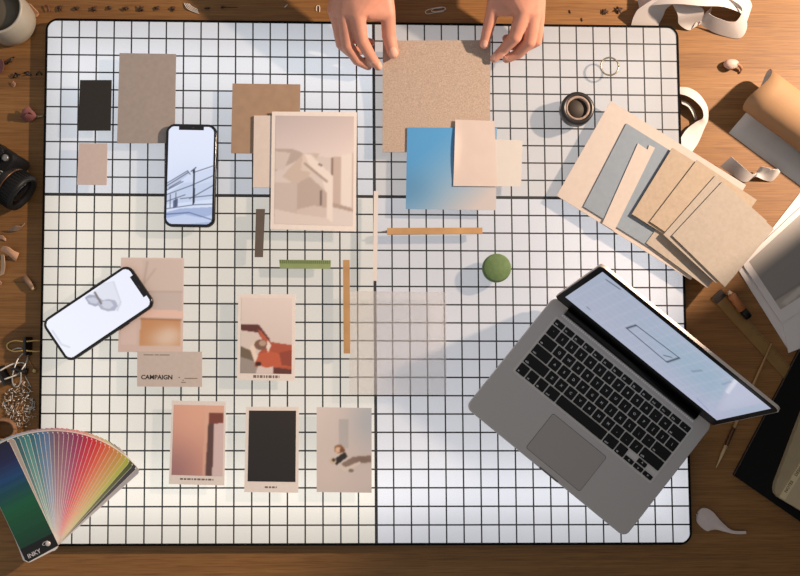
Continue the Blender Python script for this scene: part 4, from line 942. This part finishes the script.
bp = [(779.6,496.6),(822.4,427.6),(827,431),(785,500.2)]
bm = bmesh.new(); prism(bm, rpoly(bp, Zk+.013), Zk+.0125, Zk+.013); o = obj('label_band', bm, mat('band_cream', (206,190,150), .7), nb)
a, b = W(786.5,493,Zk+.0131), W(806,461.5,Zk+.0131); ex2 = (b-a).normalized(); ey2 = Vector((-ex2.y, ex2.x, 0))
bm = bmesh.new(); text_bm(bm, 'NOTES', TM(a, ex2, ey2), .0062, bold=.0001); text_bm(bm, 'DESIGN', TM(a+ex2*.028, ex2, ey2), .0062, bold=.0001); obj('lettering', bm, mat('band_ink', (84,70,52), .7), o)

# ------------------------------------------------------------------ things on the wood, left side
c = W(12.5, 23, ZW); mug = empty('mug', c, 'grey white mug of dark coffee at the upper left corner', 'mug')
bm = bmesh.new(); R = .0375; H = .064
lathe(bm, c, [(R*.80, 0), (R*.92, .0015), (R*.98, .006), (R, .02), (R*1.01, H-.002), (R*1.0, H), (R*.93, H), (R*.915, H-.002), (R*.90, .02), (R*.84, .007), (.0001, .006)], 56); obj('body', bm, mat('mug_glaze', (168,164,152), .35, vary=.04, scale=40, spec=.5), mug)
bm = bmesh.new(); lathe(bm, c, [(R*.905, H*.5), (R*.913, H*.83), (.0001, H*.83)], 48); o = obj('coffee', bm, mat('coffee', (84,76,62), .3, spec=.5), mug); o['label'] = 'dark coffee surface'
bm = bmesh.new(); e = c+Vector((-R*.98, 0, 0)); tube(bm, cr([e+Vector((.002,0,.046)), e+Vector((-.014,0,.045)), e+Vector((-.022,0,.030)), e+Vector((-.014,0,.014)), e+Vector((.002,0,.011))], 6), .0042, 10); obj('handle', bm, MATS['mug_glaze'], mug)
strip('wood_shaving', 'pale orange curl of wood shaving beside the mug rim', [((23,7,.008),(24,3,.018)), ((28,9,.012),(30,4,.022)), ((32,12,.008),(34,8,.016)), ((34,15,.002),(38,12,.008)), ((37,17,.001),(39,14,.003))], 'wood shaving', SHAV, .0008)
strip('wood_shaving', 'small brown curled shaving between the mug and the dried buds', [((44,6,.001),(46,4.5,.004)), ((47,8,.003),(48.5,6.5,.006)), ((47,12,.002),(49.5,11.5,.004))], 'wood shaving', mat('shaving_brown', (128,84,66), .7), .0008)
PINK = mat('dry_pink', (128,78,76), .75, vary=.2, scale=150)
strip('dried_petal', 'dull red dried petal at the left edge below the mug', [((-3,60,.001),(2,59,.008)), ((-2,66,.003),(4,65,.010)), ((-3,74,.001),(2,73,.004))], 'petal', PINK, .0008)
BM_ = mat('metal_black', (22,22,24), .35, spec=.6)
def black_scrap(label, pts, rad=.0011):
    bm = bmesh.new()
    for seg in pts: tube(bm, [W(x, y, ZW+rad+zz) for x, y, zz in seg], rad, 6)
    return tag(obj('metal_bit', bm, BM_), label, 'metal bit')
black_scrap('black bent metal bit nearest below the mug', [[(7,64,.0),(10,60,.003),(14,57,.0)], [(9,61,.002),(12,61.5,.0)]])
black_scrap('leftmost black metal bit of three in a row left of light table', [[(13,78,.0),(15,74,.004),(18,77,.001),(20,74,.0)], [(15,73,.002),(19,75,.004)]])
black_scrap('middle black metal bit of three in a row left of light table', [[(24,73,.0),(28,71.5,.003),(31,75,.0)], [(26,75,.002),(30,74,.001)]])
black_scrap('dark triangular metal bit beside the rim of the light table', [[(36,75,.0),(39,71,.003),(42,75,.0)]])
strip('wood_shaving', 'tiny curled shaving below the black metal bits', [((12,83,.001),(13,81,.004)), ((14,85,.003),(15.5,83.5,.005)), ((13.5,87,.001),(15,86.5,.002))], 'wood shaving', SHAV, .0007)
fl = empty('dried_flower', W(33, 115, ZW), 'dusky pink dried flower with pale stem beside the table rim', 'dried flower')
bm = bmesh.new(); loft(bm, [W(21,117,ZW+.004), W(25,121,ZW+.003), W(31,121,ZW+.003), W(36,118,ZW+.002)], [W(22,111,ZW+.012), W(26,107.5,ZW+.015), W(31,109,ZW+.012), W(36,114,ZW+.004)], .0008, 5, 4, 0, .004); bmesh.ops.recalc_face_normals(bm, faces=bm.faces); obj('petal', bm, PINK, fl)
bm = bmesh.new(); loft(bm, [W(24,112,ZW+.008), W(28,106.5,ZW+.010), W(33,112,ZW+.008)], [W(25,116,ZW+.014), W(29,112,ZW+.018), W(33,115,ZW+.010)], .0008, 5, 4, 0, .003); bmesh.ops.recalc_face_normals(bm, faces=bm.faces); obj('petal', bm, mat('dry_pink_light', (146,98,94), .75, vary=.2, scale=150), fl)
bm = bmesh.new(); tube(bm, cr([W(35,116,ZW+.003), W(39,116.5,ZW+.0025), W(43,116,ZW+.0012)], 4), [.0018]*4+[.0012]*5, 8); obj('stem', bm, mat('stem_pale', (176,164,136), .7), fl)

# camera standing on the desk, lens pointing right and down the picture
zl = .033; ca = Vector((.83, -.56, 0)).normalized(); cw = Vector((-ca.y, ca.x, 0))     # ca: lens axis, cw: to the camera's upper right end
lc = W(-1, 171, ZW+zl); lc.z = ZW
dslr = empty('camera', lc, 'black camera with a wide lens at the left edge beside light table', 'camera', rot=(0, 0, math.atan2(ca.y, ca.x)))
CBK = mat('camera_black', (13,13,14), .5, spec=.35, vary=.15, scale=500, bump=.15); CRUB = mat('camera_rubber', (8,8,9), .7, spec=.3, bump=.3, scale=700, vary=.1); CCH = mat('camera_silver', (150,148,144), .3, .8); CGLD = mat('ring_copper', (112,80,60), .35, .6)
def cobj(name, bm, m): return obj(name, bm, m, dslr, local=True)
bm = bmesh.new(); rounded_slab(bm, [(x-.017, y-.028) for x, y in rrect(.040, .122, .010, 5)], [(.002, .0), (0, .003), (0, .060), (.003, .064)]); cobj('body', bm, CBK)
bm = bmesh.new(); rounded_slab(bm, rrect(.030, .034, .010, 6), [(0, 0), (0, .052), (.003, .056)]); bmesh.ops.translate(bm, vec=(.010, .0165, .002), verts=bm.verts); bmesh.ops.scale(bm, vec=(.8, 1, 1), verts=bm.verts); cobj('grip', bm, CRUB)
bm = bmesh.new(); pts = [(-.022, -.022), (.008, -.017), (.008, .017), (-.022, .022)]
v0 = [bm.verts.new((x, y-.012, .062)) for x, y in pts]; v1 = [bm.verts.new((x*.72, y*.62-.012, .080)) for x, y in pts]
for k in range(4): bm.faces.new((v0[k], v0[(k+1) % 4], v1[(k+1) % 4], v1[k]))
bm.faces.new(v1); bm.faces.new(v0[::-1]); cobj('viewfinder_hump', bm, CBK)
LX = Matrix.Rotation(math.pi/2, 4, 'Y'); LXM = Matrix.Translation((0, -.008, zl)) @ LX
bm = bmesh.new(); lathe(bm, (0,0,0), [(.028, .0), (.029, .004), (.0265, .006), (.0275, .012), (.0275, .024), (.026, .026), (.0285, .028), (.029, .046), (.0275, .049), (.024, .0495), (.022, .043), (.0001, .042)], 40, M=LXM); cobj('lens_barrel', bm, CBK)
bm = bmesh.new()
for k in range(36):
    a = 2*math.pi*k/36; box(bm, (0, 0, 0), (.0015, .0022, .014), LXM @ Matrix.Rotation(a, 4, 'Z') @ Matrix.Translation((.0288, 0, .037)))
cobj('focus_ring', bm, CRUB)['kind'] = 'stuff'
bm = bmesh.new(); lathe(bm, (0,0,0), [(.0279, .0245), (.0286, .0255), (.0279, .0265)], 40, M=LXM); cobj('accent_ring', bm, CGLD)
bm = bmesh.new(); lathe(bm, (0,0,0), [(.022, .0434), (.012, .0455), (.0001, .0462)], 32, M=LXM); cobj('front_glass', bm, mat('lens_glass', (10,12,18), .05, spec=.8))
bm = bmesh.new(); lathe(bm, (-.012, .020, .0), [(.009, .063), (.009, .069), (.008, .070), (.0001, .070)], 24); cobj('mode_dial', bm, CRUB)
bm = bmesh.new(); lathe(bm, (.008, .022, .0), [(.005, .056), (.005, .061), (.004, .062), (.0001, .062)], 20); cobj('shutter_button', bm, CCH)
bm = bmesh.new(); tube(bm, [(-.017+.004*math.cos(a), .034, .055+.004*math.sin(a)) for a in np.linspace(0, 2*math.pi, 17)], .0009, 6); cobj('strap_lug', bm, CCH)
bm = bmesh.new(); tube(bm, cr([(-.017,.035,.053), (-.030,.040,.040), (-.046,.030,.020), (-.055,.0,.006)], 6), .0022, 6); cobj('strap', bm, CRUB)
bm = bmesh.new(); text_bm(bm, '35  50', LXM @ Matrix.Rotation(math.radians(-20), 4, 'Z') @ Matrix.Translation((-.0277, -.006, .016)) @ Matrix.Rotation(-math.pi/2, 4, 'Y') @ Matrix.Rotation(math.pi/2, 4, 'Z'), .0045); cobj('lens_marking', bm, LEG)

# shavings at the left edge
strip('wood_shaving', 'grey curved shaving under the camera lens', [((8,231,.001),(11,228,.006)), ((13,231,.004),(15,226,.012)), ((19,230,.002),(22,226,.008)), ((23,226,.001),(25,223,.003))], 'wood shaving', mat('shaving_grey', (150,128,112), .6), .0008)
strip('wood_shaving', 'pale little shaving at the left edge above the orange curl', [((-3,238,.001),(-2,235,.005)), ((2,239,.003),(3,236,.007)), ((6,241,.001),(6,238.5,.002))], 'wood shaving', SHAV, .0008)
strip('wood_shaving', 'thick orange curl of wood shaving at the left edge', [((1,251,.002),(3,246,.010)), ((6,253,.006),(8,247,.014)), ((12,258,.003),(14,251,.011)), ((16,261,.001),(19,253,.006))], 'wood shaving', SHAV, .0012, bow=.002)
strip('wood_shaving', 'upright pale shaving below the thick orange curl', [((1,255,.001),(4,254,.006)), ((1.5,266,.003),(5,265,.007)), ((0,276,.001),(4,274,.003))], 'wood shaving', mat('shaving_pale', (198,168,142), .65), .0008)
strip('wood_shaving', 'tiny shaving lowest at the left edge above the dark patch', [((-2,282,.001),(-1,280,.004)), ((1,285,.002),(2,283,.004))], 'wood shaving', SHAV, .0008)
c1, c2 = W(24, 276.5, ZW+.0042), W(32.5, 287.5, ZW+.0042); bm = bmesh.new(); tube(bm, [c1, c2], [.0042, .0042], 14); bmesh.ops.recalc_face_normals(bm, faces=bm.faces)
er = empty('eraser_stick', W(28,282,ZW), 'small brown grey eraser stick beside the light table rim', 'eraser'); obj('sleeve', bm, mat('eraser_brown', (132,104,84), .5, vary=.1, scale=100), er)
bm = bmesh.new(); tube(bm, [c2, c2.lerp(c1, -.18)], [.0034, .0030], 12); obj('eraser', bm, mat('eraser_pale', (206,176,140), .7), er)
# binder clips
def binder(label, x, y, ang, s=1.0, gold=False):
    e = empty('binder_clip', W(x, y, ZW), label, 'binder clip', 'binder clips', rot=(0, 0, ang)); w = .018*s; h = .011*s; d = .008*s
    bm = bmesh.new(); prof = [(-d/2, 0), (d/2, 0), (d*.12, h), (-d*.12, h)]
    a = [bm.verts.new((px_, -w/2, pz)) for px_, pz in prof]; b = [bm.verts.new((px_, w/2, pz)) for px_, pz in prof]
    for k in range(4): bm.faces.new((a[k], b[k], b[(k+1) % 4], a[(k+1) % 4]))
    bm.faces.new(a[::-1]); bm.faces.new(b); bmesh.ops.recalc_face_normals(bm, faces=bm.faces); obj('spring', bm, BM_, e, local=True)
    for sg in (-1, 1):
        bm = bmesh.new(); L = .019*s
        tube(bm, cr([(sg*d*.2, -w*.25, h*.95), (sg*(d*.5+L*.4), -w*.30, h*.5), (sg*(d*.5+L*.8), -w*.18, .0016), (sg*(d*.5+L*.9), 0, .001), (sg*(d*.5+L*.8), w*.18, .0016), (sg*(d*.5+L*.4), w*.30, h*.5), (sg*d*.2, w*.25, h*.95)], 5), .0008*s, 6)
        obj('handle', bm, mat('clip_gold', (214,180,112), .4, .4) if gold else STEEL, e, local=True)
    return e
binder('upright black binder clip with brass handle close to the table rim', 28.5, 346, 0.0, 1.45, True)
binder('slanted black binder clip at the left edge', 5, 375.5, .5, 1.55)
binder('black binder clip lying right of the slanted one', 21, 370, 1.3, 1.2)
bm = bmesh.new(); tube(bm, [W(9,351,ZW+.001), W(18,348,ZW+.0018), W(23,348.5,ZW+.001)], [.0003,.0009,.0013], 8); tag(obj('pin', bm, STEEL), 'silver pin pointing left at the upright binder clip', 'pin')
bm = bmesh.new(); tube(bm, [W(26,355,ZW+.001), W(34,369,ZW+.001)], [.0008,.0006], 8); tag(obj('pin', bm, mat('pin_brass', (184,146,96), .35, .7)), 'brass pin slanting below the upright binder clip', 'pin')
bm = bmesh.new(); tube(bm, [W(25,376,ZW+.001), W(31,387,ZW+.001)], [.0007,.0005], 8); tag(obj('pin', bm, STEEL), 'silver pin slanting just above the metal scraps', 'pin')
bm = bmesh.new(); blob(bm, W(34.5,371,ZW+.003), .003, 3, .3, 2); tag(obj('push_pin', bm, mat('pin_yellow', (196,172,110), .5)), 'tiny yellowish push pin head by the table rim', 'push pin')
bm = bmesh.new(); rs = random.Random(11)
for k in range(230):
    a, rr = rs.random()*6.28, math.sqrt(rs.random()); x, y = 20+math.cos(a)*rr*17, 406+math.sin(a)*rr*24
    if x > 35 or x < -4: continue
    hgt = .006*(1-rr)*rs.random(); c = W(x, y, ZW+.0008+hgt); t = rs.random()*6.28; l = rs.uniform(.0012, .0042); d = Vector((math.cos(t), math.sin(t), rs.uniform(-.1, .3)))*l
    tube(bm, [c-d, c+Vector((0,0,.0006)), c+d], rs.uniform(.0003, .0008), 5, mi=rs.choice([0,0,1,2]))
lo = min(v.co.z for v in bm.verts); bmesh.ops.translate(bm, vec=(0, 0, ZW-lo+.0001), verts=bm.verts)
tag(obj('metal_scraps', bm, [STEEL, mat('scrap_dark', (70,56,44), .5), mat('scrap_tan', (190,160,128), .6)]), 'loose heap of tiny silvery scraps and pins above the fan deck', 'metal scraps', kind='stuff')
bm = bmesh.new(); c = W(4, 428, ZW+.008)
for k in range(7):
    rr = .020-.0004*k; cc = W(2, 430, ZW+.0026+.0022*k); tube(bm, [cc+Vector((rr*math.cos(a), rr*.8*math.sin(a), .0006*math.sin(5*a+k))) for a in np.linspace(0, 2*math.pi, 33)], .0021, 6)
bmesh.ops.recalc_face_normals(bm, faces=bm.faces)
tag(obj('twine_coil', bm, mat('twine', (142,106,78), .85, vary=.3, scale=300)), 'coil of brown twine at the left edge half under the fan deck', 'twine')
